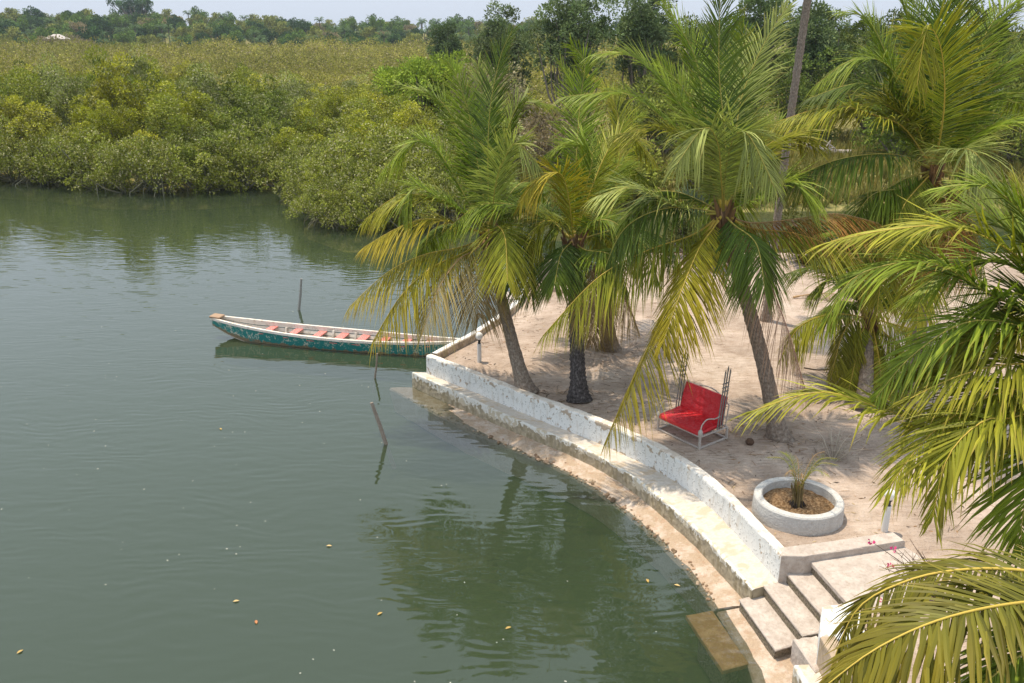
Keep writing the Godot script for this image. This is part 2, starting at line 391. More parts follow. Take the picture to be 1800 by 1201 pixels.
# seamless greys in 0..1 computed in one go
func grey(seed_: int, freq: float, oct: int, w: int, h: int, stretch := Vector2.ONE) -> PackedByteArray:
	var f := noise(seed_, freq, oct)
	if stretch != Vector2.ONE:
		var im := f.get_seamless_image(int(w / stretch.x), int(h / stretch.y))
		im.resize(w, h, Image.INTERPOLATE_CUBIC)
		im.convert(Image.FORMAT_L8)
		return im.get_data()
	var i2 := f.get_seamless_image(w, h)
	i2.convert(Image.FORMAT_L8)
	return i2.get_data()

func l8(bytes: PackedByteArray, w: int, h: int) -> ImageTexture:
	return ImageTexture.create_from_image(Image.create_from_data(w, h, false, Image.FORMAT_L8, bytes))

func curve(pts: Array, count: int) -> Array:
	# Catmull-Rom through the points, evenly resampled by length
	var fine := []
	var m := pts.size()
	for i in m - 1:
		var a = pts[maxi(i - 1, 0)]
		var b = pts[i]
		var c = pts[i + 1]
		var d = pts[mini(i + 2, m - 1)]
		for k in 12:
			fine.append(b.cubic_interpolate(c, a, d, k / 12.0))
	fine.append(pts[m - 1])
	var len_ := [0.0]
	for i in range(1, fine.size()):
		len_.append(len_[i - 1] + (fine[i] - fine[i - 1]).length())
	var out := []
	var j := 0
	for k in count:
		var want: float = len_[-1] * k / (count - 1)
		while j < fine.size() - 2 and len_[j + 1] < want:
			j += 1
		var t: float = (want - len_[j]) / maxf(len_[j + 1] - len_[j], 1e-6)
		out.append(fine[j].lerp(fine[j + 1], clampf(t, 0, 1)))
	return out

# a run of masonry: at each station a line from outer to inner in plan; profile = points (share across, height), swept along
func masonry(outer: Array, inner: Array, prof: Callable, wob := 0.008, seed_ := 5) -> MB:
	var b := MB.new()
	var nz := noise(seed_, 1.6, 3)
	var rows := []
	var along := [0.0]
	for i in outer.size():
		if i > 0:
			along.append(along[i - 1] + (outer[i] - outer[i - 1]).length())
		var row := []
		var o: Vector2 = outer[i]
		var q: Vector2 = inner[i]
		var w := (q - o).length()
		var d := (q - o) / maxf(w, 1e-5)
		var pr: Array = prof.call(float(i) / (outer.size() - 1), w)
		for k in pr.size():
			var x: float = pr[k].x
			var p := o + d * x
			var jig := wob * nz.get_noise_3d(p.x * 2.0, k * 3.1, p.y * 2.0) * 2.0
			row.append(Vector3(p.x + d.x * jig, pr[k].y + jig, p.y + d.y * jig))
		rows.append(row)
	for i in rows.size() - 1:
		var run := 0.0
		for k in rows[0].size() - 1:
			var a: Vector3 = rows[i][k]
			var c: Vector3 = rows[i][k + 1]
			var d: Vector3 = rows[i + 1][k + 1]
			var e: Vector3 = rows[i + 1][k]
			var step := (rows[0][k + 1] - rows[0][k] as Vector3).length()
			var o2: Vector2 = outer[i] - inner[i]
			var side := (c - a).cross(e - a).normalized()
			# profiles run outer bottom -> top -> inner bottom; outward is the left-hand turn of that path
			var mid := (rows[i][0] + rows[i][rows[0].size() - 1]) * 0.5 as Vector3
			mid.y = minf(mid.y, a.y) - 0.05
			var out := (a + d) * 0.5 - mid
			if absf(c.y - a.y) > 0.8 * step:
				out = Vector3(o2.x, 0, o2.y) * (1.0 if k < rows[0].size() / 2 else -1.0)
			elif side.y < 0.0:
				out = -side
			b.quad(a, c, d, e, out, Vector2(along[i], run), Vector2(along[i], run + step), Vector2(along[i + 1], run + step), Vector2(along[i + 1], run))
			run += step
	for e in [0, rows.size() - 1]:
		var r: Array = rows[e]
		var away: Vector3 = r[0] - (rows[1][0] if e == 0 else rows[e - 1][0])
		for k in range(1, r.size() - 1):
			b.quad(r[0], r[k], r[k + 1], r[k + 1], away, Vector2(0.0, 0.2), Vector2(0.3, 0.4), Vector2(0.3, 0.6), Vector2(0.3, 0.6))
	return b

# ------------------------------------------------------------------ vegetation
# palette: [base, tip] linear colours
const LEAF := {
	"g": [Color(0.14, 0.215, 0.022), Color(0.28, 0.325, 0.034)],
	"d": [Color(0.07, 0.12, 0.018), Color(0.14, 0.18, 0.024)],
	"y": [Color(0.24, 0.275, 0.026), Color(0.42, 0.37, 0.04)],
	"Y": [Color(0.33, 0.31, 0.026), Color(0.56, 0.40, 0.045)],
	"p": [Color(0.28, 0.33, 0.09), Color(0.40, 0.42, 0.12)],
	"t": [Color(0.50, 0.39, 0.15), Color(0.58, 0.44, 0.19)],
	"b": [Color(0.27, 0.19, 0.085), Color(0.36, 0.25, 0.11)],
	"r": [Color(0.50, 0.31, 0.22), Color(0.56, 0.37, 0.26)],
	"o": [Color(0.36, 0.17, 0.04), Color(0.44, 0.22, 0.06)],
	"O": [Color(0.115, 0.12, 0.016), Color(0.26, 0.205, 0.026)],
}

# one pinnate palm frond from the crown at the origin through the given points; returns [rachis, leaflets]
func frond(pts: Array, kind: String, r: RandomNumberGenerator, leaf := 1.0, pairs := 104, width := 0.030, thick := 0.022, stiff := 0.0) -> Array:
	var all := [Vector3.ZERO]
	all.append_array(pts)
	var path := curve(all, 28)
	var span := 0.0
	for i in 27:
		span += (path[i + 1] - path[i] as Vector3).length()
	var tipv: Vector3 = path[27]
	var flat := Vector3(tipv.x, 0, tipv.z)
	if flat.length() < 0.3:
		flat = Vector3(r.randf_range(-1, 1), 0, r.randf_range(-1, 1))
	var side := flat.normalized().cross(Vector3.UP).normalized()
	side = side.rotated(Vector3.UP, r.randf_range(-0.2, 0.2))
	var dead := kind in ["t", "b", "r", "o"]
	var pal: Array = LEAF[kind]
	var ra := MB.new()
	ra.col = Color(0.50, 0.36, 0.06) if not dead else Color(0.40, 0.25, 0.11)
	if kind in ["d", "g", "p"]:
		ra.col = Color(0.36, 0.30, 0.06)
	if kind == "r":
		ra.col = Color(0.5, 0.28, 0.2)
	var rad := []
	for i in 28:
		rad.append(lerpf(thick, 0.004, pow(i / 27.0, 0.7)) * (1.6 if i < 3 else 1.0))
	ra.tube(path, rad, 6)
	var lm := MB.new()
	var shade := r.randf_range(0.85, 1.15)
	var clump := noise(r.randi() % 1000, 0.35, 2)
	for k in pairs:
		var t := lerpf(0.13, 0.995, float(k) / (pairs - 1))
		var f := t * 27.0
		var i := mini(int(f), 26)
		var p0: Vector3 = (path[i] as Vector3).lerp(path[i + 1], f - i)
		var tan: Vector3 = (path[i + 1] - path[i] as Vector3).normalized()
		var s_ := (side - tan * side.dot(tan)).normalized()
		var nrm := s_.cross(tan)
		if nrm.y < 0.0:
			nrm = -nrm
		var prof := (0.45 + 0.55 * smoothstep(0.1, 0.34, t)) * (1.0 - 0.62 * smoothstep(0.62, 1.0, t))
		for sg in [-1.0, 1.0]:
			if r.randf() < (0.16 if dead else 0.03):
				continue
			var ln: float = leaf * prof * r.randf_range(0.86, 1.1)
			var ang := deg_to_rad(lerpf(lerpf(68.0, 50.0, stiff), 22.0, pow(t, 1.5)) + r.randf_range(-5, 5) + 16.0 * clump.get_noise_2d(k, sg * 50.0))
			var lift := lerpf(lerpf(-0.65, 0.02, stiff), 0.2, smoothstep(-0.6, 0.45, tan.y)) + r.randf_range(-0.12, 0.12)
			if dead:
				lift = -0.25
			var dir: Vector3 = (s_ * sg * sin(ang) + tan * cos(ang) + nrm * lift * sin(ang)).normalized()
			var droop := ln * (lerpf(0.42, 0.12, maxf(stiff * 0.9, smoothstep(-0.2, 0.6, tan.y))) + r.randf_range(-0.1, 0.14) + (0.3 if dead else 0.0)) * (1.0 - absf(dir.y) * 0.4)
			var w0 := width * (0.55 + 0.45 * prof) * r.randf_range(0.85, 1.15) * (0.6 if dead else 1.0)
			var wv := dir.cross(nrm).normalized()
			var up := wv.cross(dir).normalized()
			if up.dot(nrm) < 0.0:
				up = -up
			var kink := r.randf_range(0.25, 0.6) * ln if r.randf() < 0.1 else 0.0
			droop += 0.25 * ln * clump.get_noise_2d(k + 200.0, sg * 50.0)
			var tone := shade * r.randf_range(0.62, 1.34)
			var age := r.randf()
			var ps := []
			for q in 5:
				var s := q / 4.0
				ps.append(p0 + dir * ln * s * (1.0 - 0.12 * s) - Vector3.UP * (droop * s * s + kink * maxf(0.0, s - 0.5)) + wv * r.randf_range(-0.01, 0.01))
			var ws := [0.5, 1.0, 0.95, 0.62, 0.03]
			var st := lm.v.size()
			for q in 5:
				var g: Vector3 = (ps[mini(q + 1, 4)] - ps[maxi(q - 1, 0)]).normalized()
				var wq := (wv - g * wv.dot(g)).normalized()
				var uq := wq.cross(g)
				if uq.dot(up) < 0.0:
					uq = -uq
				var hw: float = w0 * ws[q] * 0.5
				var mixv := clampf(t * 0.55 + q * 0.14 - 0.3 + age * 0.25, 0.0, 1.0)
				var cc: Color = (pal[0] as Color).lerp(pal[1], mixv) * tone
				if not dead and q == 4 and age > 0.55:
					cc = Color(0.36, 0.25, 0.07)
				lm.col = cc
				var n1 := (uq * 0.87 - wq * 0.5).normalized()
				var n2 := (uq * 0.87 + wq * 0.5).normalized()
				lm.vert(ps[q] - wq * hw - uq * hw * 0.55, n1)
				lm.vert(ps[q], n1)
				lm.vert(ps[q], n2)
				lm.vert(ps[q] + wq * hw - uq * hw * 0.55, n2)
			for q in 4:
				var a := st + q * 4
				lm.face(a, a + 1, a + 5)
				lm.face(a, a + 5, a + 4)
				lm.face(a + 2, a + 3, a + 7)
				lm.face(a + 2, a + 7, a + 6)
	return [ra, lm]

var leaf_mat: StandardMaterial3D
var stem_mat: StandardMaterial3D
var bark_mat: StandardMaterial3D
var charred_bark_mat: StandardMaterial3D
var twig_mat: StandardMaterial3D

func palm_trunk(from: Vector3, to: Vector3, r0: float, r1: float, bend: Vector3, dark := false) -> MB:
	var b := MB.new()
	var h := (to - from).length()
	var rings := int(h / 0.055)
	var nz := noise(int(from.x * 31.0 + 400.0), 2.2, 2)
	var pts := []
	var rad := []
	for i in rings + 1:
		var t := float(i) / rings
		var p := from.lerp(to, t) + bend * sin(t * PI) * (1.0 - 0.3 * t)
		var flare := 0.75 * exp(-t * h / 0.22) + 0.18 * exp(-t * h / 0.8)
		var scar := 0.035 * (1.0 if i % 3 == 0 else (-0.4 if i % 3 == 1 else 0.25))
		if dark:
			scar = 0.09 * (1.0 if i % 2 == 0 else -0.6)
		pts.append(p)
		rad.append(lerpf(r0, r1, pow(t, 0.8)) * (1.0 + flare + scar + 0.06 * nz.get_noise_1d(t * h * 3.0)))
	b.tube(pts, rad, 14, 0.05 if dark else 0.02, 3)
	return b

func coconut() -> MB:
	var b := MB.new()
	var prof := []
	for k in 9:
		var a := PI * k / 8.0
		prof.append(Vector2(maxf(0.001, 0.105 * sin(a) * (1.0 + 0.12 * cos(a))), 0.13 * -cos(a)))
	b.lathe(Vector3.ZERO, prof, 12)
	return b

# leaf sheaths and brown fibre where the fronds leave the trunk
func sheath(r: RandomNumberGenerator, rad: float) -> MB:
	var b := MB.new()
	for k in 26:
		var a := r.randf() * TAU
		var d := Vector3(cos(a), 0, sin(a))
		var y0 := r.randf_range(-0.75, -0.1)
		var lean := r.randf_range(0.12, 0.4)
		b.col = Color(0.16, 0.09, 0.04) * r.randf_range(0.6, 1.7)
		var ln := r.randf_range(0.3, 0.6)
		b.tube([d * rad * 0.8 + Vector3.UP * y0, d * (rad * 1.05 + lean * 0.3 * ln) + Vector3.UP * (y0 + ln * 0.5), d * (rad + lean * ln) + Vector3.UP * (y0 + ln)], [0.05, 0.042, 0.018], 5)
	for k in 60:
		var a := r.randf() * TAU
		var d := Vector3(cos(a), 0, sin(a))
		var y0 := r.randf_range(-0.6, 0.0)
		b.col = Color(0.24, 0.14, 0.06) * r.randf_range(0.5, 1.4)
		b.tube([d * rad + Vector3.UP * y0, d * (rad + r.randf_range(0.02, 0.16)) + Vector3.UP * (y0 - r.randf_range(0.1, 0.45))], [0.008, 0.003], 3)
	b.col = Color(0.14, 0.085, 0.04)
	b.lathe(Vector3(0, -0.8, 0), [Vector2(rad * 0.9, 0.0), Vector2(rad * 1.15, 0.35), Vector2(rad * 1.1, 0.75), Vector2(rad * 0.4, 0.95), Vector2(0.001, 1.0)], 12)
	return b

func coconut_palm(crown: Vector3, foot: Vector2, fronds: Array, label: String, o: Dictionary) -> Node3D:
	var r := RandomNumberGenerator.new()
	r.seed = o.get("seed", 1)
	var base := Vector3(foot.x, o.get("ground", SAND_Y) - 0.06, foot.y)
	var t := thing("coconut_palm", label, "palm tree", base, o.get("group", ""))
	var top := crown - base
	var rad: float = o.get("r1", 0.11)
	part("trunk", palm_trunk(Vector3.ZERO, top - Vector3(0, 0.25, 0), o.get("r0", 0.16), rad, o.get("bend", Vector3.ZERO), o.get("dark", false)), charred_bark_mat if o.get("charred", false) else bark_mat, t)
	var sh := part("leaf_sheath", sheath(r, rad), stem_mat, t)
	sh.position = top
	for f in fronds:
		var made := frond(f[1], f[0], r, o.get("leaf", 0.95), o.get("pairs", 104), o.get("width", 0.030), 0.022, o.get("stiff", 0.0))
		var rh := part("frond", made[0], stem_mat, t)
		rh.position = top
		part("leaflets", made[1], leaf_mat, rh, "stuff")
	for k in o.get("extra", 0):
		# fronds on the far side of the crown
		var a: float = o.get("extra_from", -PI / 2.0) + ((k * 0.618) - floorf(k * 0.618) - 0.5) * o.get("spread", 3.4) + r.randf_range(-0.15, 0.15)
		var el := r.randf_range(0.1, 1.2)
		var L: float = o.get("reach", 3.2) * r.randf_range(0.8, 1.1)
		var d := Vector3(cos(a), 0, sin(a))
		var p1 := (d * cos(el) + Vector3.UP * sin(el)) * L * 0.4
		var p2 := p1 + (d * cos(el - 0.5) + Vector3.UP * sin(el - 0.5)) * L * 0.33
		var p3 := p2 + (d * cos(el - 1.25) + Vector3.UP * sin(el - 1.25)) * L * 0.33
		var made := frond([p1, p2, p3], ["g", "g", "d", "y"][r.randi() % 4], r, o.get("leaf", 0.95), o.get("pairs", 104), o.get("width", 0.030), 0.022, o.get("stiff", 0.0))
		var rh := part("frond", made[0], stem_mat, t)
		rh.position = top
		part("leaflets", made[1], leaf_mat, rh, "stuff")
	var nut := coconut().mesh()
	for k in o.get("nuts", 0):
		var c := part("coconut", nut, o.nut_mat, t)
		var a := r.randf() * TAU
		c.transform = Transform3D(Basis(Vector3(r.randf(), r.randf(), r.randf()).normalized(), r.randf() * 0.8).scaled(Vector3.ONE * r.randf_range(0.85, 1.1)), top + Vector3(cos(a) * 0.27, -0.42 + r.randf_range(-0.16, 0.14), sin(a) * 0.27))
	return t

# crown of many leaves: clumps = [[centre, radius, leaves]], leaf colour picked between a and b
func leafy(clumps: Array, size: float, a: Color, b: Color, r: RandomNumberGenerator, slim := 0.5, hollow := 0.45, odd := Color(0, 0, 0, 0)) -> MB:
	var m := MB.new()
	for cl in clumps:
		var ctr: Vector3 = cl[0]
		var rad: float = cl[1]
		var tone := r.randf_range(0.6, 1.35)
		var hue := r.randf()
		for k in int(cl[2]):
			var d := Vector3(r.randfn(), r.randfn() * 0.9 + 0.25, r.randfn()).normalized()
			var p := ctr + d * rad * (hollow + (1.0 - hollow) * sqrt(r.randf())) * r.randf_range(0.75, 1.12)
			var grow := (d + Vector3(r.randfn(), r.randfn() + 0.35, r.randfn()) * 0.55).normalized()
			var s := size * r.randf_range(0.65, 1.3)
			var w := grow.cross(Vector3(r.randfn(), r.randfn(), r.randfn())).normalized() * s * slim
			var cc := a.lerp(b, clampf(hue * 0.6 + r.randf() * 0.5, 0, 1)) * tone * r.randf_range(0.65, 1.35)
			if odd.a > 0.0 and r.randf() < odd.a:
				cc = Color(odd.r, odd.g, odd.b) * r.randf_range(0.7, 1.3)
			m.col = Color(cc.r, cc.g, cc.b)
			var tip := p + grow * s
			var mid := p + grow * s * 0.45 + w.cross(grow).normalized() * s * 0.1
			m.tri(p, mid - w * 0.5, tip)
			m.tri(p, tip, mid + w * 0.5)
	return m

func limbs(to: Array, r: RandomNumberGenerator, r0: float, col: Color, roots := 0, root_reach := 1.2) -> MB:
	var m := MB.new()
	m.col = col
	for p in to:
		var e: Vector3 = p
		var k := e * 0.5 + Vector3(r.randf_range(-0.3, 0.3), -0.1, r.randf_range(-0.3, 0.3)) * e.length() * 0.35
		m.col = col * r.randf_range(0.7, 1.25)
		var rr := r0 * r.randf_range(0.35, 0.7)
		m.tube([Vector3(r.randf_range(-0.1, 0.1), 0.0, r.randf_range(-0.1, 0.1)), k, e * 0.96], [rr, rr * 0.7, rr * 0.25], 5)
	for i in roots:
		var a := r.randf() * TAU
		var d := Vector3(cos(a), 0, sin(a))
		var h := r.randf_range(0.5, 1.3)
		var l := r.randf_range(0.4, 1.0) * root_reach
		m.col = col * r.randf_range(0.7, 1.3)
		m.tube([Vector3.UP * h, d * l * 0.55 + Vector3.UP * h * 0.85, d * l * 0.9 + Vector3.UP * h * 0.35, d * l - Vector3.UP * 0.5], [0.035, 0.03, 0.028, 0.025], 5)
	return m

# a tree whose crown is a heap of clumps in an ellipsoid; returns the thing with trunk and crown
func bushy(called: String, label: String, category: String, o: Dictionary) -> Node3D:
	var r := RandomNumberGenerator.new()
	r.seed = o.seed
	var t := thing(called, label, category, Vector3.ZERO, o.get("group", ""))
	var clumps := []
	var ends := []
	var n: int = o.clumps
	var w: float = o.width * 0.5
	var h: float = o.height
	var low: float = o.get("low", 0.15)
	for k in n:
		var d := Vector3(r.randfn(), r.randfn(), r.randfn()).normalized()
		var f := pow(r.randf(), 0.4)
		var yy := 0.5 + 0.5 * d.y * f
		var taper: float = 1.0 - o.get("cone", 0.0) * yy
		var p := Vector3(d.x * f * w * taper, lerpf(low, 0.94, yy) * h, d.z * f * w * taper)
		p += Vector3(r.randfn(), r.randfn(), r.randfn()) * w * o.get("ragged", 0.06)
		p.y = maxf(p.y, 0.25)
		clumps.append([p, o.clump * r.randf_range(0.65, 1.3), o.leaves * r.randf_range(0.7, 1.3)])
		if k % 3 == 0:
			ends.append(p)
	part("trunk", limbs(ends, r, o.get("stem", 0.12), o.get("bark", Color(0.22, 0.19, 0.15)), o.get("roots", 0), w * 0.95), twig_mat, t)
	part("crown", leafy(clumps, o.leaf, o.a, o.b, r, o.get("slim", 0.55), o.get("hollow", 0.45), o.get("odd", Color(0, 0, 0, 0))), o.mat, t)
	return t

# ------------------------------------------------------------------ terrain
const SHORE := [Vector2(-700, -60), Vector2(-60, -59), Vector2(-32.7, -57.4), Vector2(-28, -56), Vector2(-24, -53.6), Vector2(-18.6, -53.2), Vector2(-14.5, -55.5), Vector2(-12.2, -54), Vector2(-10.8, -47.5), Vector2(-9.3, -43.2), Vector2(-6.5, -42.2), Vector2(-3, -43), Vector2(2, -45), Vector2(10, -46), Vector2(20, -47), Vector2(40, -48), Vector2(700, -50)]

func shore(x: float) -> float:
	for i in SHORE.size() - 1:
		if x <= SHORE[i + 1].x:
			return lerpf(SHORE[i].y, SHORE[i + 1].y, (x - SHORE[i].x) / (SHORE[i + 1].x - SHORE[i].x))
	return -50.0

var hill_noise: FastNoiseLite

func land(x: float, z: float) -> float:
	var d := shore(x) - z
	if d < 0.0:
		return maxf(-1.6, -0.25 + d * 0.3)
	var y := lerpf(-0.25, 0.2, smoothstep(0.0, 1.5, d))
	y += 0.75 * smoothstep(2.0, 8.0, d) * smoothstep(2.0, 9.0, x)
	y += smoothstep(270.0, 480.0, -z) * (8.5 + 3.5 * smoothstep(-40.0, -190.0, x) - 3.0 * smoothstep(0.0, 120.0, x))
	y += hill_noise.get_noise_2d(x, z) * 0.5 * smoothstep(3.0, 30.0, d)
	return y

# left edge of the sand by depth
func sand_edge(z: float) -> float:
	var a := WALL if z > -22.12 else WING
	for i in a.size() - 1:
		var p: Vector2 = a[i]
		var q: Vector2 = a[i + 1]
		if (z - p.y) * (z - q.y) <= 0.0 and absf(q.y - p.y) > 1e-5:
			return lerpf(p.x, q.x, (z - p.y) / (q.y - p.y))
	return 5.05 if z > -12.6 else (0.36 if z > -30.3 else 3.6)

var sand_noise: FastNoiseLite

func sand_y(x: float, z: float) -> float:
	var y := SAND_Y + sand_noise.get_noise_2d(x * 0.6, z * 0.6) * 0.05 + sand_noise.get_noise_2d(x * 2.5 + 50.0, z * 2.5) * 0.016
	# the corner behind the wall lies lower
	y -= 0.12 * smoothstep(-17.0, -22.0, z) * smoothstep(2.0, -1.5, x - (sand_edge(z) if z < -12.6 else 5.0))
	return y

func _ready() -> void:
	# ---------------- camera, sky, sun, exposure
	var cam := Camera3D.new()
	cam.name = "camera"
	cam.position = Vector3(0, 9, 0)
	cam.rotation_degrees = Vector3(-19.11, 0, 0)
	cam.fov = 42.107
	cam.near = 0.1
	cam.far = 4000.0
	add_child(cam)
	cam.current = true
	var env := Environment.new()
	env.background_mode = Environment.BG_SKY
	env.tonemap_mode = Environment.TONE_MAPPER_LINEAR
	env.tonemap_exposure = 1.0
	env.sdfgi_enabled = true
	env.ssao_enabled = true
	env.ssil_enabled = true
	var sm := ProceduralSkyMaterial.new()
	sm.sky_horizon_color = lin(0.66, 0.72, 0.82)
	sm.sky_top_color = lin(1.00, 1.14, 1.34)
	sm.sky_curve = 0.16
	sm.ground_horizon_color = Color(0.74, 0.77, 0.80)
	sm.ground_bottom_color = Color(0.40, 0.41, 0.36)
	sm.sun_angle_max = 1.0
	var sky := Sky.new()
	sky.sky_material = sm
	env.sky = sky
	env.background_energy_multiplier = 1.0
	env.fog_enabled = true
	env.fog_density = 0.00018
	env.fog_light_color = Color(0.82, 0.87, 0.93)
	var we := WorldEnvironment.new()
	we.name = "world_environment"
	we.environment = env
	add_child(we)
	var sun := DirectionalLight3D.new()
	sun.name = "sun"
	sun.light_energy = 1.6
	sun.light_color = Color(1.0, 0.945, 0.86)
	sun.light_angular_distance = 0.9
	sun.shadow_enabled = true
	add_child(sun)
	sun.look_at_from_position(Vector3(-0.22, 1.0, -0.18) * 50.0, Vector3.ZERO)

	rng.seed = 11
	hill_noise = noise(3, 0.03, 3)
	sand_noise = noise(8, 0.5, 3)
	make_materials()
	build_ground()
	build_seawall()
	build_stairs()
	build_palms()
	build_boat()
	build_bench()
	build_planter()
	build_small_things()
	build_mangroves()
	build_far_bank()
	build_right_bank()

var M := {}

func tri_mat(tex: Texture2D, metres: float, rough := 0.9, spec := 0.4, relief: Texture2D = null, depth := 0.5) -> StandardMaterial3D:
	var m := mat(Color.WHITE, rough, spec)
	m.albedo_texture = tex
	m.uv1_triplanar = true
	m.uv1_world_triplanar = true
	m.uv1_scale = Vector3.ONE / metres
	if relief:
		m.heightmap_enabled = true
		m.heightmap_texture = relief
		m.heightmap_scale = depth
	return m

func uv_mat(tex: Texture2D, metres: Vector2, rough := 0.9, spec := 0.4, relief: Texture2D = null, depth := 0.5) -> StandardMaterial3D:
	var m := mat(Color.WHITE, rough, spec)
	m.albedo_texture = tex
	m.uv1_scale = Vector3(1.0 / metres.x, 1.0 / metres.y, 1)
	if relief:
		m.heightmap_enabled = true
		m.heightmap_texture = relief
		m.heightmap_scale = depth
	return m

func make_materials() -> void:
	leaf_mat = vmat(0.48, 0.3, 0.5)
	stem_mat = vmat(0.6, 0.4)
	twig_mat = vmat(0.9, 0.3)
	var n := 512
	# shared greys
	var g1 := grey(21, 0.012, 4, n, n)
	var g2 := grey(22, 0.05, 4, n, n)
	var g3 := grey(23, 0.16, 3, n, n)
	var g4 := grey(24, 0.03, 3, n, n)
	var streak := grey(25, 0.05, 3, n, n, Vector2(5, 1))
	# sand: pale grains, brown patches, swept lines, dark bits
	var sand_tex := paint(n, n, func(x: int, y: int) -> Color:
		var k := y * n + x
		var t := (g1[k] * 0.5 + g2[k] * 0.3 + streak[k] * 0.45) / 255.0 - 0.12
		var c := Color(0.37, 0.285, 0.22).lerp(Color(0.54, 0.445, 0.37), clampf(t * 1.5 - 0.25, 0, 1))
		c *= 0.88 + 0.24 * g3[k] / 255.0
		if g3[k] > 178 and g2[k] > 150:
			c = c.lerp(Color(0.12, 0.085, 0.05), 0.55)
		return c.linear_to_srgb())
	var sand_h := PackedByteArray()
	sand_h.resize(n * n)
	for k in n * n:
		sand_h[k] = int(clampf(streak[k] * 0.5 + g2[k] * 0.35 + g3[k] * 0.2, 0, 255))
	M.sand = tri_mat(sand_tex, 3.1, 0.95, 0.25, l8(sand_h, n, n), 7.0)
	M.sand.vertex_color_use_as_albedo = true
	# concrete of steps and landing
	var conc := paint(n, n, func(x: int, y: int) -> Color:
		var k := y * n + x
		var t := g1[k] / 255.0 * 0.6 + g2[k] / 255.0 * 0.4
		var c := Color(0.40, 0.335, 0.285).lerp(Color(0.55, 0.485, 0.425), clampf(t * 1.7 - 0.35, 0, 1))
		c *= 0.9 + 0.2 * g3[k] / 255.0
		if g4[k] > 178:
			c = c.lerp(Color(0.34, 0.27, 0.21), 0.35)
		if g3[k] > 185:
			c *= 0.75
		return c.linear_to_srgb())
	M.concrete = tri_mat(conc, 2.3, 0.9, 0.35, l8(g2, n, n), 1.2)
	# wet, weedy concrete of the risers
	var moss := paint(n, n, func(x: int, y: int) -> Color:
		var k := y * n + x
		var c := Color(0.26, 0.21, 0.155).lerp(Color(0.10, 0.085, 0.06), clampf((g2[k] / 255.0 - 0.42) * 4.0, 0, 1))
		if g4[k] > 150:
			c = c.lerp(Color(0.16, 0.15, 0.08), 0.5)
		return (c * (0.8 + 0.4 * g3[k] / 255.0)).linear_to_srgb())
	M.riser = tri_mat(moss, 1.4, 0.9, 0.3, l8(g3, n, n), 1.0)
	# apron: sandy ochre with worn pale slabs
	var apr := paint(n, n, func(x: int, y: int) -> Color:
		var k := y * n + x
		var t := clampf((g1[k] / 255.0 - 0.38) * 2.2 + (g2[k] / 255.0 - 0.5), 0, 1)
		var c := Color(0.40, 0.30, 0.21).lerp(Color(0.54, 0.45, 0.37), t)
		c *= 0.82 + 0.36 * g3[k] / 255.0
		if g4[k] > 172:
			c = c.lerp(Color(0.36, 0.21, 0.13), 0.4)
		return c.linear_to_srgb())
	M.apron = tri_mat(apr, 2.9, 0.85, 0.35, l8(g2, n, n), 2.5)
	M.slab = tri_mat(apr, 1.9, 0.85, 0.35)
	M.slab.albedo_color = lin(0.95, 0.72, 0.42)
	# whitewash peeling off tan render: 2048 x 256 for 20 x 2.5 m
	var w := 2048
	var h := 256
	var p1 := grey(31, 0.016, 4, w, h)
	var p2 := grey(32, 0.06, 4, w, h)
	var p3 := grey(33, 0.2, 2, w, h)
	var drip := grey(34, 0.06, 3, w, h, Vector2(1, 4))
	var wall_tex := paint(w, h, func(x: int, y: int) -> Color:
		var k := y * w + x
		var v := y / 256.0 * 2.5   # metres along the profile: 0.55 m face, then the top
		var c := Color(0.73, 0.73, 0.70) * (0.92 + 0.12 * p2[k] / 255.0)
		var peel := p1[k] / 255.0 * 0.6 + p2[k] / 255.0 * 0.4
		var far := x / 2048.0 * 20.0
		var edge := clampf(1.0 - minf(absf(v - 0.02), absf(v - 0.52)) / 0.12, 0.0, 1.0)
		var worn := 0.73 - 0.10 * edge - 0.09 * smoothstep(4.2, 5.2, far) * smoothstep(8.0, 6.5, far)
		peel += 0.05 * (drip[k] / 255.0 - 0.5)
		if v > 0.55:
			worn = 0.56
		elif v > 0.42:
			worn -= 0.03 * smoothstep(4.0, 6.0, far)
		if peel > worn:
			c = Color(0.44, 0.36, 0.275) * (0.8 + 0.35 * p3[k] / 255.0)
			if v > 0.55:
				c = Color(0.60, 0.52, 0.43) * (0.85 + 0.3 * p3[k] / 255.0)
			elif peel < worn + 0.01:
				c = Color(0.34, 0.3, 0.25)
		elif v > 0.55:
			c = Color(0.72, 0.66, 0.58) * (0.85 + 0.3 * p3[k] / 255.0)
		elif p3[k] > 160 and p2[k] > 142:
			c = Color(0.42, 0.42, 0.40)
		elif drip[k] > 172:
			c = c.lerp(Color(0.50, 0.45, 0.37), 0.35)
		if v > 0.8:
			c = Color(0.40, 0.31, 0.22) * (0.75 + 0.5 * p2[k] / 255.0)
		return c.linear_to_srgb())
	# the wing: clean white outside and on top, bare stained render inside
	var wing_tex := paint(1024, h, func(x: int, y: int) -> Color:
		var k := y * w + x * 2
		var v := y / 256.0 * 2.5
		var c := Color(0.74, 0.73, 0.70) * (0.9 + 0.15 * p2[k] / 255.0)
		if v > 1.52 + 0.02 * (p3[k] / 128.0 - 1.0):
			c = Color(0.46, 0.37, 0.27) * (0.7 + 0.55 * p2[k] / 255.0)
			if p1[k] > 150:
				c *= 0.75
		elif v < 0.55 + (p1[k] / 255.0 - 0.5) * 0.3:
			c = Color(0.30, 0.25, 0.17) * (0.7 + 0.6 * p2[k] / 255.0)
		elif p1[k] / 255.0 * 0.5 + p2[k] / 255.0 * 0.5 > 0.62:
			c = Color(0.55, 0.48, 0.38)
		return c.linear_to_srgb())
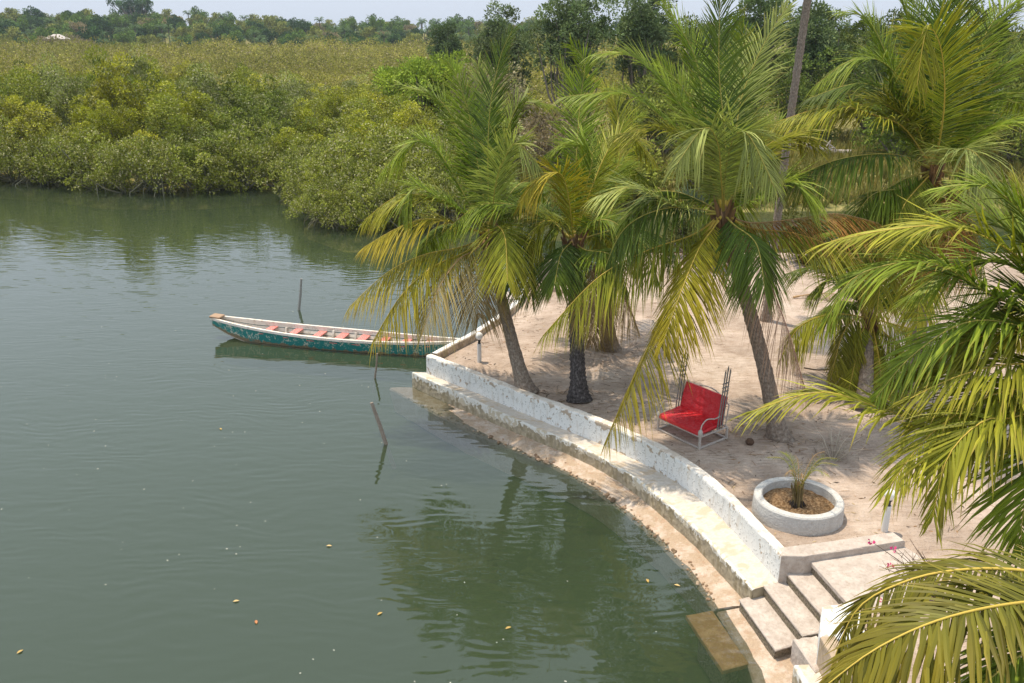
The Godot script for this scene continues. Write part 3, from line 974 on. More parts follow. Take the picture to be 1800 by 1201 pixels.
	M.wing = uv_mat(wing_tex, Vector2(20, 2.5), 0.85, 0.4, l8(p2, w, h), 0.8)
	M.wall = uv_mat(wall_tex, Vector2(20, 2.5), 0.85, 0.4, l8(p2, w, h), 0.8)
	# ledge: 0.5 m face with a weedy tide band, then a cream worn top
	var ledge_tex := paint(w, h, func(x: int, y: int) -> Color:
		var k := y * w + x
		var v := y / 256.0 * 2.5
		var far := x / 2048.0 * 20.0
		var rag := (p1[k] / 255.0 - 0.5) * 0.35 + (p2[k] / 255.0 - 0.5) * 0.25
		var c := Color(0.66, 0.64, 0.58) * (0.88 + 0.2 * p3[k] / 255.0)
		if v < 0.9:
			if v + rag < 0.69 + 0.1 * smoothstep(3.0, 7.0, far):
				c = Color(0.37, 0.315, 0.22) * (0.65 + 0.6 * p2[k] / 255.0)
				if drip[k] > 150:
					c = c.lerp(Color(0.22, 0.18, 0.10), 0.55)
			elif p1[k] / 255.0 * 0.5 + p2[k] / 255.0 * 0.5 > 0.575:
				c = Color(0.50, 0.44, 0.33) * (0.85 + 0.3 * p3[k] / 255.0)
		else:
			c = Color(0.56, 0.505, 0.44) * (0.86 + 0.28 * p3[k] / 255.0)
			var soilt := p1[k] / 255.0 + (p2[k] / 255.0 - 0.5) * 0.5
			if soilt > 0.57:
				c = c.lerp(Color(0.50, 0.39, 0.27), clampf((soilt - 0.57) * 6.0, 0, 0.75))
			elif p2[k] > 150:
				c = Color(0.53, 0.465, 0.385)
		return c.linear_to_srgb())
	M.ledge = uv_mat(ledge_tex, Vector2(20, 2.5), 0.9, 0.35, l8(p2, w, h), 1.5)
	# whitewashed planter, greyed
	var plan_tex := paint(n, n, func(x: int, y: int) -> Color:
		var k := y * n + x
		var c := Color(0.54, 0.53, 0.50) * (0.78 + 0.36 * g2[k] / 255.0)
		if g1[k] / 255.0 * 0.6 + g2[k] / 255.0 * 0.4 > 0.60:
			c = Color(0.46, 0.44, 0.41) * (0.8 + 0.4 * g3[k] / 255.0)
		if g3[k] > 172 and g4[k] > 130:
			c *= 0.6
		return c.linear_to_srgb())
	var cream_white := paint(n, n, func(x: int, y: int) -> Color:
		var k := y * n + x
		var c := Color(0.74, 0.74, 0.72) * (0.85 + 0.2 * g2[k] / 255.0)
		if g1[k] / 255.0 * 0.6 + g2[k] / 255.0 * 0.4 > 0.61:
			c = Color(0.50, 0.41, 0.32) * (0.8 + 0.4 * g3[k] / 255.0)
		return c.linear_to_srgb())
	M.planter = tri_mat(plan_tex, 1.5, 0.9, 0.35, l8(g2, n, n), 0.9)
	M.white = tri_mat(plan_tex, 2.3, 0.8, 0.4)
	M.white.albedo_texture = cream_white
	# palm bark
	var bark_tex := paint(256, 512, func(x: int, y: int) -> Color:
		var k := (y * n + x * 2) % (n * n)
		var c := Color(0.20, 0.155, 0.12).lerp(Color(0.34, 0.275, 0.22), clampf(g2[k] / 255.0 * 1.6 - 0.35, 0, 1))
		if g4[k] > 160:
			c = c.lerp(Color(0.40, 0.36, 0.31), 0.5)
		c *= 0.75 + 0.5 * streak[k] / 255.0
		return c.linear_to_srgb())
	bark_mat = uv_mat(bark_tex, Vector2(1, 2.2), 0.9, 0.3, l8(g3, n, n), 1.0)
	# the one trunk just behind the wall is burnt black, with grey scuffs
	var char_tex := paint(256, 512, func(x: int, y: int) -> Color:
		var k := (y * n + x * 2) % (n * n)
		var c := Color(0.055, 0.048, 0.046).lerp(Color(0.13, 0.115, 0.11), clampf(g2[k] / 255.0 * 1.8 - 0.45, 0, 1))
		if g4[k] > 165:
			c = c.lerp(Color(0.22, 0.20, 0.19), 0.5)
		c *= 0.7 + 0.6 * streak[k] / 255.0
		return c.linear_to_srgb())
	charred_bark_mat = uv_mat(char_tex, Vector2(1, 2.2), 0.95, 0.25, l8(g3, n, n), 1.5)
	# soil and mud
	var soil := paint(n, n, func(x: int, y: int) -> Color:
		var k := y * n + x
		var c := Color(0.22, 0.13, 0.065).lerp(Color(0.48, 0.32, 0.18), clampf(g4[k] / 255.0 * 1.8 - 0.5, 0, 1))
		c *= 0.6 + 0.8 * g3[k] / 255.0
		return c.linear_to_srgb())
	M.soil = tri_mat(soil, 1.0, 0.95, 0.2, l8(g3, n, n), 3.0)
	var turf := paint(n, n, func(x: int, y: int) -> Color:
		var k := y * n + x
		var c := Color(0.11, 0.115, 0.03).lerp(Color(0.30, 0.25, 0.10), clampf(g4[k] / 255.0 * 2.0 - 0.6, 0, 1))
		c *= 0.7 + 0.6 * g3[k] / 255.0
		return c.linear_to_srgb())
	M.turf = tri_mat(turf, 14.0, 0.95, 0.2)
	M.bed = tri_mat(moss, 3.0, 0.9, 0.2)
	# hull paint: teal chipped to cream, 9 x 0.8 m
	var hull_tex := paint(1024, 128, func(x: int, y: int) -> Color:
		var k := y * w + x * 2
		var v := y / 128.0
		var chip := p1[k] / 255.0 * 0.5 + p2[k] / 255.0 * 0.55 - 0.03
		var c := Color(0.010, 0.18, 0.165) * (0.8 + 0.4 * p3[k] / 255.0)
		if v < 0.42 + (p1[k] / 255.0 - 0.5) * 0.25:
			c = Color(0.20, 0.155, 0.09) * (0.6 + 0.7 * p2[k] / 255.0)
		elif chip > (0.625 if x > 150 else 0.55):
			c = Color(0.46, 0.45, 0.36) * (0.8 + 0.3 * p3[k] / 255.0)
		elif chip > 0.585:
			c = Color(0.07, 0.24, 0.22)
		return c.linear_to_srgb())
	M.hull = uv_mat(hull_tex, Vector2(1, 1), 0.6, 0.5)
	var cream := paint(n, n, func(x: int, y: int) -> Color:
		var k := y * n + x
		var c := Color(0.72, 0.65, 0.56) * (0.85 + 0.3 * g3[k] / 255.0)
		if g1[k] / 255.0 * 0.5 + g2[k] / 255.0 * 0.5 > 0.6:
			c = Color(0.50, 0.41, 0.31)
		return c.linear_to_srgb())
	M.cream = tri_mat(cream, 1.3, 0.75, 0.4)
	var redwood := paint(n, n, func(x: int, y: int) -> Color:
		var k := y * n + x
		var c := Color(0.55, 0.10, 0.085) * (0.85 + 0.3 * g3[k] / 255.0)
		if g2[k] > 128:
			c = Color(0.64, 0.33, 0.28)
		return c.linear_to_srgb())
	M.redwood = tri_mat(redwood, 0.9, 0.75, 0.4)
	M.wood = tri_mat(bark_tex, 0.8, 0.85, 0.3)
	M.wood.albedo_color = Color(1, 1, 1)
	M.plank = mat(lin(0.32, 0.21, 0.13), 0.8)
	# vinyl of the bench
	var vinyl := paint(n, n, func(x: int, y: int) -> Color:
		var k := y * n + x
		var c := Color(0.58, 0.007, 0.016) * (0.85 + 0.28 * g2[k] / 255.0)
		c = c.lerp(Color(0.60, 0.10, 0.10), clampf((g1[k] / 255.0 - 0.56) * 2.0, 0, 0.22))
		return c.linear_to_srgb())
	M.red = tri_mat(vinyl, 0.8, 0.45, 0.5, l8(g1, n, n), 4.0)
	var rust := paint(n, n, func(x: int, y: int) -> Color:
		var k := y * n + x
		var c := Color(0.50, 0.47, 0.43) * (0.85 + 0.3 * g3[k] / 255.0)
		if g2[k] > 158:
			c = Color(0.25, 0.15, 0.09)
		return c.linear_to_srgb())
	M.metal = tri_mat(rust, 0.5, 0.55, 0.5)
	M.grey_metal = tri_mat(rust, 0.5, 0.55, 0.5)
	M.grey_metal.albedo_color = lin(0.45, 0.47, 0.48)
	# water: murky creek with small wind ripples
	var wn := 1024
	var a1 := grey(51, 0.022, 3, wn, wn, Vector2(2.2, 1))
	var a2 := grey(52, 0.007, 2, wn, wn, Vector2(1.5, 1))
	var a3 := grey(53, 0.05, 2, wn, wn, Vector2(1.6, 1))
	var hb := PackedByteArray()
	hb.resize(wn * wn)
	for k in wn * wn:
		var u := float(k % wn) / wn
		var v := float(k / wn) / wn
		var warp := (a2[k] / 255.0 - 0.5) * 9.0 + (a1[k] / 255.0 - 0.5) * 2.0
		var gust := clampf((a2[(k + 401 * wn + 333) % (wn * wn)] / 255.0 - 0.35) * 2.2, 0.0, 1.0)
		var rip := sin(TAU * (52.0 * v + 5.0 * u) + warp * 1.6) * 0.5 + sin(TAU * (71.0 * v - 11.0 * u) + warp * 2.3 + 1.0) * 0.35
		hb[k] = int(clampf(a1[k] * 0.36 + a2[k] * 0.22 + a3[k] * 0.12 + 38.0 + rip * 30.0 * (0.35 + 0.65 * gust), 0, 255))
	var im := Image.create_from_data(wn, wn, false, Image.FORMAT_L8, hb)
	im.convert(Image.FORMAT_RGBA8)
	im.bump_map_to_normal_map(3.0)
	M.water = mat(Color(lin(0.040, 0.062, 0.033), 0.5), 0.008, 0.55)
	M.water.transparency = BaseMaterial3D.TRANSPARENCY_ALPHA
	M.water.normal_enabled = true
	M.water.normal_texture = ImageTexture.create_from_image(im)
	M.water.normal_scale = 0.42
	M.water.uv1_scale = Vector3(1.0 / 17.0, 1.0 / 17.0, 1)
	# foliage
	M.mangrove = vmat(0.5, 0.35, 0.35)
	M.far_leaf = vmat(0.7, 0.3, 0.4)

func build_ground() -> void:
	# land and creek bed in one sheet to the horizon
	var xs := []
	var x := 0.0
	while x < 1500.0:
		xs.append(x)
		x += 2.0 if x < 40.0 else (4.0 if x < 80.0 else x * 0.09)
	var all := []
	for k in range(xs.size() - 1, 0, -1):
		all.append(-xs[k])
	all.append_array(xs)
	var zs := []
	var z := 30.0
	while z > -2500.0:
		zs.append(z)
		z -= 3.0 if z > -39.0 else (1.0 if z > -66.0 else (4.0 if z > -120.0 else -z * 0.07))
	var b := MB.new()
	var cols := all.size()
	for j in zs.size():
		for i in cols:
			var p := Vector3(all[i], land(all[i], zs[j]), zs[j])
			var e := 0.5
			var nn := Vector3(land(p.x - e, p.z) - land(p.x + e, p.z), 2.0 * e, land(p.x, p.z - e) - land(p.x, p.z + e)).normalized()
			b.vert(p, nn)
	for j in zs.size() - 1:
		for i in cols - 1:
			var a := j * cols + i
			b.face(a, a + 1, a + cols + 1)
			b.face(a, a + cols + 1, a + cols)
	struct("ground", b, M.turf)
	# water sheet
	var wb := MB.new()
	var o := Vector2(-400, 40)
	var s := Vector2(800, -110)
	wb.vert(Vector3(o.x, 0, o.y), Vector3.UP, Vector2(o.x, o.y))
	wb.vert(Vector3(o.x + s.x, 0, o.y), Vector3.UP, Vector2(o.x + s.x, o.y))
	wb.vert(Vector3(o.x + s.x, 0, o.y + s.y), Vector3.UP, Vector2(o.x + s.x, o.y + s.y))
	wb.vert(Vector3(o.x, 0, o.y + s.y), Vector3.UP, Vector2(o.x, o.y + s.y))
	wb.face(0, 1, 2)
	wb.face(0, 2, 3)
	struct("water", wb, M.water)
	var cb := MB.new()
	cb.quad(Vector3(-400, -0.75, 40), Vector3(400, -0.75, 40), Vector3(400, -0.75, -62), Vector3(-400, -0.75, -62), Vector3.UP)
	struct("creek_bed", cb, mat(lin(0.040, 0.054, 0.022), 0.95, 0.2))
	# sand of the terrace
	var sb := MB.new()
	var nx := 90
	var rows := 0
	z = -34.4
	var patch := noise(77, 0.35, 3)
	while z <= 4.0:
		var x0 := sand_edge(z) + 0.12
		for i in nx:
			var t := float(i) / (nx - 1)
			var px := x0 + (26.0 - x0) * pow(t, 1.35)
			var e := 0.05
			var nn := Vector3(sand_y(px - e, z) - sand_y(px + e, z), 2.0 * e, sand_y(px, z - e) - sand_y(px, z + e)).normalized()
			var q := clampf(patch.get_noise_2d(px, z) * 1.6 + 0.5, 0, 1)
			var c := Color(0.76, 0.735, 0.715).lerp(Color(1.03, 1.01, 1.0), q)
			sb.col = c
			sb.vert(Vector3(px, sand_y(px, z), z), nn)
		rows += 1
		z += 0.16 if z < -8.0 else 1.0
	for j in rows - 1:
		for i in nx - 1:
			var a := j * nx + i
			sb.face(a, a + 1, a + nx + 1)
			sb.face(a, a + nx + 1, a + nx)
	struct("sand", sb, M.sand)
	var bank := MB.new()
	bank.quad(Vector3(3.7, 0.84, -34.38), Vector3(26, 0.84, -34.38), Vector3(26, -0.8, -35.6), Vector3(3.4, -0.8, -35.6), Vector3(0, 1, -1))
	bank.quad(Vector3(3.7, 0.82, -30.28), Vector3(3.7, 0.84, -34.38), Vector3(3.0, -0.8, -35.6), Vector3(3.0, -0.8, -30.2), Vector3(-1, 1, 0))
	struct("bank", bank, M.soil)

func build_seawall() -> void:
	var n := 60
	var wo := curve(WALL, n)
	var lo := curve(LEDGE, n)
	var ao := curve(APRON, n)
	var wi := []
	for i in n:
		var t: Vector2 = (wo[mini(i + 1, n - 1)] - wo[maxi(i - 1, 0)]).normalized()
		wi.append(wo[i] + Vector2(-t.y, t.x) * (-0.2 if Vector2(-t.y, t.x).dot(Vector2(1, -1)) < 0 else 0.2))
	var wall := thing("seawall", "curved white seawall with peeling paint along the sandy terrace", "wall")
	var wp := func(_t: float, w: float) -> Array:
		return [Vector2(0.0, 0.38), Vector2(0.0, 0.9), Vector2(0.012, 0.935), Vector2(0.04, 0.95), Vector2(w - 0.03, 0.95), Vector2(w, 0.92), Vector2(w, 0.5)]
	part("front_run", masonry(wo, wi, wp), M.wall, wall)
	# the wing that turns back along the water, with its rounded corner
	var go := curve(WING, 36)
	var gi := []
	for i in 36:
		var t: Vector2 = (go[mini(i + 1, 35)] - go[maxi(i - 1, 0)]).normalized()
		gi.append(go[i] + Vector2(-t.y, t.x) * (0.2 if Vector2(-t.y, t.x).x > 0 else -0.2))
	gi[0] = wi[0] + Vector2(0.02, 0)
	var wp2 := func(_t: float, w: float) -> Array:
		return [Vector2(0.0, -0.4), Vector2(0.0, 0.9), Vector2(0.012, 0.93), Vector2(0.04, 0.947), Vector2(w - 0.03, 0.947), Vector2(w, 0.92), Vector2(w, 0.4)]
	part("wing_run", masonry(go, gi, wp2), M.wing, wall)
	# seat-like ledge below the wall
	var li := []
	for i in n:
		li.append((wo[i] as Vector2).lerp(wi[i], 0.3))
	var lp := func(t: float, w: float) -> Array:
		var up := 0.42 + 0.02 * sin(t * 9.0)
		return [Vector2(0.0, -0.45), Vector2(0.0, up - 0.03), Vector2(0.012, up - 0.008), Vector2(0.04, up), Vector2(w, up + 0.015), Vector2(w, 0.0)]
	single("ledge", masonry(lo, li, lp, 0.007, 9), M.ledge, "low cream concrete ledge at the foot of the white seawall", "ledge")
	# apron at the waterline; its corner lies just under water
	var ai := []
	var nz := noise(14, 0.9, 3)
	var oo := []
	for i in n:
		ai.append((lo[i] as Vector2).lerp(li[i], 0.3))
		var d: Vector2 = (lo[i] - ao[i]).normalized()
		oo.append(ao[i] - d * (0.04 + 0.06 * nz.get_noise_1d(i * 0.9)))
	var ap := func(t: float, w: float) -> Array:
		var inn := lerpf(-0.02, 0.09, smoothstep(0.02, 0.4, t))
		var out := lerpf(-0.05, -0.012, smoothstep(0.02, 0.5, t))
		return [Vector2(0.16, -0.8), Vector2(0.02, out - 0.05), Vector2(0.05, out), Vector2(w * 0.4, lerpf(out, inn, 0.55)), Vector2(w * 0.7, lerpf(out, inn, 0.8)), Vector2(w, inn), Vector2(w, -0.5)]
	single("apron", masonry(oo, ai, ap, 0.012, 17), M.apron, "sandy brown concrete apron running along the waterline below the ledge", "paving")
	var pb := MB.new()
	var pr := RandomNumberGenerator.new()
	pr.seed = 61
	for k in 260:
		var f := pr.randf_range(0.06, 0.99)
		var i := mini(int(f * (n - 1)), n - 2)
		var o3: Vector2 = (oo[i] as Vector2).lerp(oo[i + 1], f * (n - 1) - i)
		var i3: Vector2 = (ai[i] as Vector2).lerp(ai[i + 1], f * (n - 1) - i)
		var d3 := (i3 - o3).normalized()
		var away := 0.03 + absf(pr.randfn()) * 0.09
		var p3 := o3 + d3 * away
		var yy := lerpf(lerpf(-0.09, -0.02, smoothstep(0.02, 0.5, f)), lerpf(-0.02, 0.09, smoothstep(0.02, 0.4, f)), clampf(away * 1.4, 0, 1))
		var sz := pr.randf_range(0.015, 0.035) * (1.0 + 1.6 * pow(pr.randf(), 6.0))
		pb.col = [Color(0.24, 0.16, 0.10), Color(0.38, 0.26, 0.17), Color(0.19, 0.13, 0.08), Color(0.42, 0.32, 0.22)][pr.randi() % 4] * pr.randf_range(0.8, 1.2)
		pb.box(Vector3(p3.x, yy + sz * 0.2, p3.y), Vector3(sz * 1.5, sz, sz * 1.2), Basis(Vector3(pr.randf(), 1, pr.randf()).normalized(), pr.randf() * TAU), sz * 0.3)
	var peb := struct("shore_pebbles", pb, twig_mat, "stuff")
	peb.set_meta("label", "dark pebbles and crust along the water edge of the apron")
	peb.set_meta("category", "pebbles")
	# seawall on the near side of the steps
	var near_o := curve([Vector2(4.36, -10.5), Vector2(4.42, -8.5), Vector2(4.5, -4.0)], 16)
	var near_i := []
	for p in near_o:
		near_i.append(p + Vector2(0.24, 0))
	single("near_seawall", masonry(near_o, near_i, wp2), M.wall, "straight white seawall continuing from the white block beside the steps", "wall")
	var nl := curve([Vector2(4.06, -10.55), Vector2(4.1, -8.5), Vector2(4.2, -4.0)], 16)
	var nli := []
	for p in nl:
		nli.append(p + Vector2(0.36, 0))
	single("near_ledge", masonry(nl, nli, lp, 0.014, 9), M.ledge, "cream concrete ledge on the near side of the steps", "ledge")
	var na := curve([Vector2(3.37, -12.4), Vector2(3.56, -11.0), Vector2(3.5, -8.5), Vector2(3.6, -4.0)], 24)
	var nai := []
	for p in na:
		nai.append(p + Vector2(0.85, 0))
	var ap2 := func(_t: float, w: float) -> Array:
		return [Vector2(0.16, -0.8), Vector2(0.02, -0.06), Vector2(0.05, -0.02), Vector2(w * 0.5, 0.06), Vector2(w, 0.075), Vector2(w, -0.5)]
	single("near_apron", masonry(na, nai, ap2, 0.03, 18), M.apron, "reddish worn concrete strip at the foot of the steps", "paving")
	# low white walls at the far end of the terrace
	for a in [[Vector2(0.85, -29.35), Vector2(1.75, -28.62), 0.92, "low white step wall at the far end of the terrace"], [Vector2(1.0, -31.9), Vector2(2.3, -30.9), 1.15, "taller white wall behind the low step wall at the terrace end"]]:
		var o2 := curve([a[0], a[1]], 6)
		var i2 := []
		for p in o2:
			i2.append(p + Vector2(0.19, -0.23))
		var hh: float = a[2]
		var bp := func(_t: float, w: float) -> Array:
			return [Vector2(0.0, -0.9), Vector2(0.0, hh - 0.03), Vector2(0.03, hh), Vector2(w - 0.03, hh), Vector2(w, hh - 0.03), Vector2(w, -0.9)]
		single("back_wall", masonry(o2, i2, bp), M.wall, a[3], "wall")
	# rubble bank outside the wing
	var rb := MB.new()
	var r := RandomNumberGenerator.new()
	r.seed = 5
	for k in 26:
		var p := Vector3(r.randf_range(-0.35, 0.15), r.randf_range(-0.1, 0.12), r.randf_range(-31.0, -27.6))
		rb.box(p, Vector3(r.randf_range(0.2, 0.55), r.randf_range(0.15, 0.35), r.randf_range(0.25, 0.6)), Basis(Vector3(r.randf(), 1, r.randf()).normalized(), r.randf() * TAU), 0.07)
	var rub := struct("rubble", rb, M.concrete, "stuff")
	rub.set_meta("label", "pale broken rubble at the water outside the curved wing wall")
	rub.set_meta("category", "rubble")

func prism(poly: Array, y0: float, y1: float, bev := 0.012) -> MB:
	# upright block on a plan polygon, top edge chamfered and a little chipped
	var b := MB.new()
	var nz := noise(91, 2.6, 3)
	var mid := Vector2.ZERO
	for p in poly:
		mid += p / poly.size()
	var ring := []
	for i in poly.size():
		var p: Vector2 = poly[i]
		var q: Vector2 = poly[(i + 1) % poly.size()]
		var cuts := maxi(1, int((q - p).length() / 0.07))
		for k in cuts:
			ring.append(p.lerp(q, float(k) / cuts))
	var n := ring.size()
	var low := []
	var rim := []
	var top := []
	for p in ring:
		var d: Vector2 = (mid - p).normalized()
		var j := nz.get_noise_3d(p.x * 3.0, y1 * 7.0, p.y * 3.0)
		var chip := bev * (1.0 + 1.6 * maxf(0.0, j * 2.0 - 0.35))
		var o: Vector2 = p + d * j * bev * 0.7
		low.append(Vector3(o.x, y0, o.y))
		rim.append(Vector3(o.x, y1 - chip, o.y))
		var t: Vector2 = o + d * chip * 1.3
		top.append(Vector3(t.x, y1 - 0.002 + 0.003 * j, t.y))
	var m3 := Vector3(mid.x, y1, mid.y)
	var run := 0.0
	for i in n:
		var e := (i + 1) % n
		var out: Vector3 = (low[i] + low[e]) * 0.5 - Vector3(mid.x, y0, mid.y)
		var st: float = (low[e] - low[i] as Vector3).length()
		b.quad(low[i], low[e], rim[e], rim[i], out, Vector2(run, 0), Vector2(run + st, 0), Vector2(run + st, y1 - y0), Vector2(run, y1 - y0))
		b.quad(rim[i], rim[e], top[e], top[i], out + Vector3.UP * 0.3)
		b.quad(top[i], top[e], m3, m3, Vector3.UP)
		run += st
	return b

func build_stairs() -> void:
	var t := thing("stairs", "worn concrete steps leading from the apron up to the terrace", "stairs")
	# each step: tread polygon front-left, back-left, back-right, front-right
	var treads := [
		[0.25, [Vector2(3.72, -12.36), Vector2(4.2, -12.56), Vector2(4.44, -11.28), Vector2(3.96, -11.08)]],
		[0.44, [Vector2(4.12, -12.5), Vector2(4.58, -12.62), Vector2(4.82, -11.3), Vector2(4.38, -11.18)]],
		[0.62, [Vector2(4.5, -12.62), Vector2(4.96, -12.72), Vector2(5.2, -11.4), Vector2(4.76, -11.3)]],
	]
	for s in treads:
		var y: float = s[0]
		var st := part("step", prism(s[1], y - 0.035, y, 0.012), M.concrete, t)
		var inner := []
		var mid := Vector2.ZERO
		for p in s[1]:
			mid += p / 4.0
		for p in s[1]:
			inner.append(p.lerp(mid, 0.045))
		part("riser", prism(inner, -0.3, y - 0.03, 0.004), M.riser, st)
	var lp := [Vector2(4.88, -12.66), Vector2(6.6, -13.12), Vector2(6.95, -12.3), Vector2(6.1, -11.2), Vector2(5.12, -11.38)]
	var lid := part("landing", prism(lp, 0.755, 0.83, 0.014), M.concrete, t)
	part("landing_face", prism([Vector2(4.91, -12.62), Vector2(6.5, -13.02), Vector2(6.8, -12.3), Vector2(6.05, -11.28), Vector2(5.15, -11.42)], -0.2, 0.76, 0.004), M.riser, lid)
	# kerb between the planter bed and the landing
	single("landing_kerb", prism([Vector2(4.4, -12.54), Vector2(4.42, -12.78), Vector2(6.53, -13.27), Vector2(6.62, -13.0), Vector2(4.8, -12.53)], 0.3, 0.955, 0.015), M.concrete, "pale concrete kerb between the round planter and the landing", "kerb")
	single("stair_block", prism([Vector2(4.62, -11.2), Vector2(5.2, -11.34), Vector2(5.0, -10.4), Vector2(4.36, -10.5)], -0.2, 0.95, 0.02), M.white, "white painted block with peeling corner beside the steps", "wall")
	single("stair_footing", prism([Vector2(4.2, -11.08), Vector2(4.58, -11.16), Vector2(4.66, -10.45), Vector2(4.3, -10.35)], -0.3, 0.47, 0.02), M.concrete, "low concrete footing in front of the white stair block", "footing")
	var ss := thing("sunken_slab", "rectangular ochre slab lying just under the water by the steps", "slab")
	part("slab", prism([Vector2(2.86, -12.3), Vector2(3.32, -12.44), Vector2(3.6, -11.12), Vector2(3.16, -10.96)], -0.1, -0.02, 0.012), M.slab, ss)
	part("footing", prism([Vector2(3.05, -12.1), Vector2(3.3, -12.2), Vector2(3.5, -11.3), Vector2(3.28, -11.2)], -0.8, -0.1, 0.004), M.riser, ss)

func build_palms() -> void:
	var nut := mat(lin(0.16, 0.18, 0.035), 0.5)
	var opt := [
		{"seed": 1, "r0": 0.17, "r1": 0.115, "bend": Vector3(-0.05, 0, 0), "extra": 4, "leaf": 1.15},
		{"seed": 2, "r0": 0.17, "r1": 0.15, "dark": true, "charred": true, "extra": 4, "leaf": 1.1},
		{"seed": 3, "r0": 0.19, "r1": 0.12, "extra": 3, "leaf": 1.1},
		{"seed": 4, "r0": 0.17, "r1": 0.125, "bend": Vector3(0.12, 0, 0), "extra": 6, "leaf": 1.2},
		{"seed": 5, "r0": 0.16, "r1": 0.13, "extra": 7, "leaf": 1.2, "nuts": 9, "nut_mat": nut},
		{"seed": 6, "r0": 0.18, "r1": 0.13, "extra": 5, "extra_from": -0.5, "spread": 2.4, "leaf": 1.0, "reach": 2.8, "width": 0.034, "pairs": 100, "stiff": 0.6},
		{"seed": 7, "r0": 0.18, "r1": 0.13, "leaf": 0.74, "width": 0.036, "pairs": 96, "extra": 5, "extra_from": 0.2, "spread": 1.6, "reach": 2.2},
		{"seed": 8, "r0": 0.17, "r1": 0.13, "extra": 5, "leaf": 1.0, "reach": 2.3},
	]
	var labels := [
		"leaning coconut palm beside the white lamp post at the wall corner",
		"coconut palm with a blackened rough trunk just behind the white seawall",
		"coconut palm with a flared pale trunk and a skirt of dead fronds",
		"leaning coconut palm with a hanging dead pink frond beside the red bench",
		"tall coconut palm bearing green coconuts behind the red bench",
		"coconut palm with broad bright fronds arching over the round planter",
		"coconut palm whose drooping fronds cover the white block by the steps",
		"short coconut palm with yellowing hanging fronds at the foot of taller palms",
	]
	var feet := {6: Vector2(5.3, -5.3), 5: Vector2(7.4, -9.5)}
	for i in PALMS.size():
		var p: Dictionary = PALMS[i]
		coconut_palm(p.at, feet.get(i, p.foot), p.fronds, labels[i], opt[i])
	# a very tall palm whose crown is above the picture
	coconut_palm(Vector3(8.07, 12.07, -25.6), Vector2(7.70, -25.6), [], "very tall palm with a rough bare trunk rising above all the others", {"seed": 20, "r0": 0.115, "r1": 0.1, "dark": true, "extra": 17, "spread": 6.28, "reach": 3.4, "bend": Vector3(-0.1, 0, 0)})

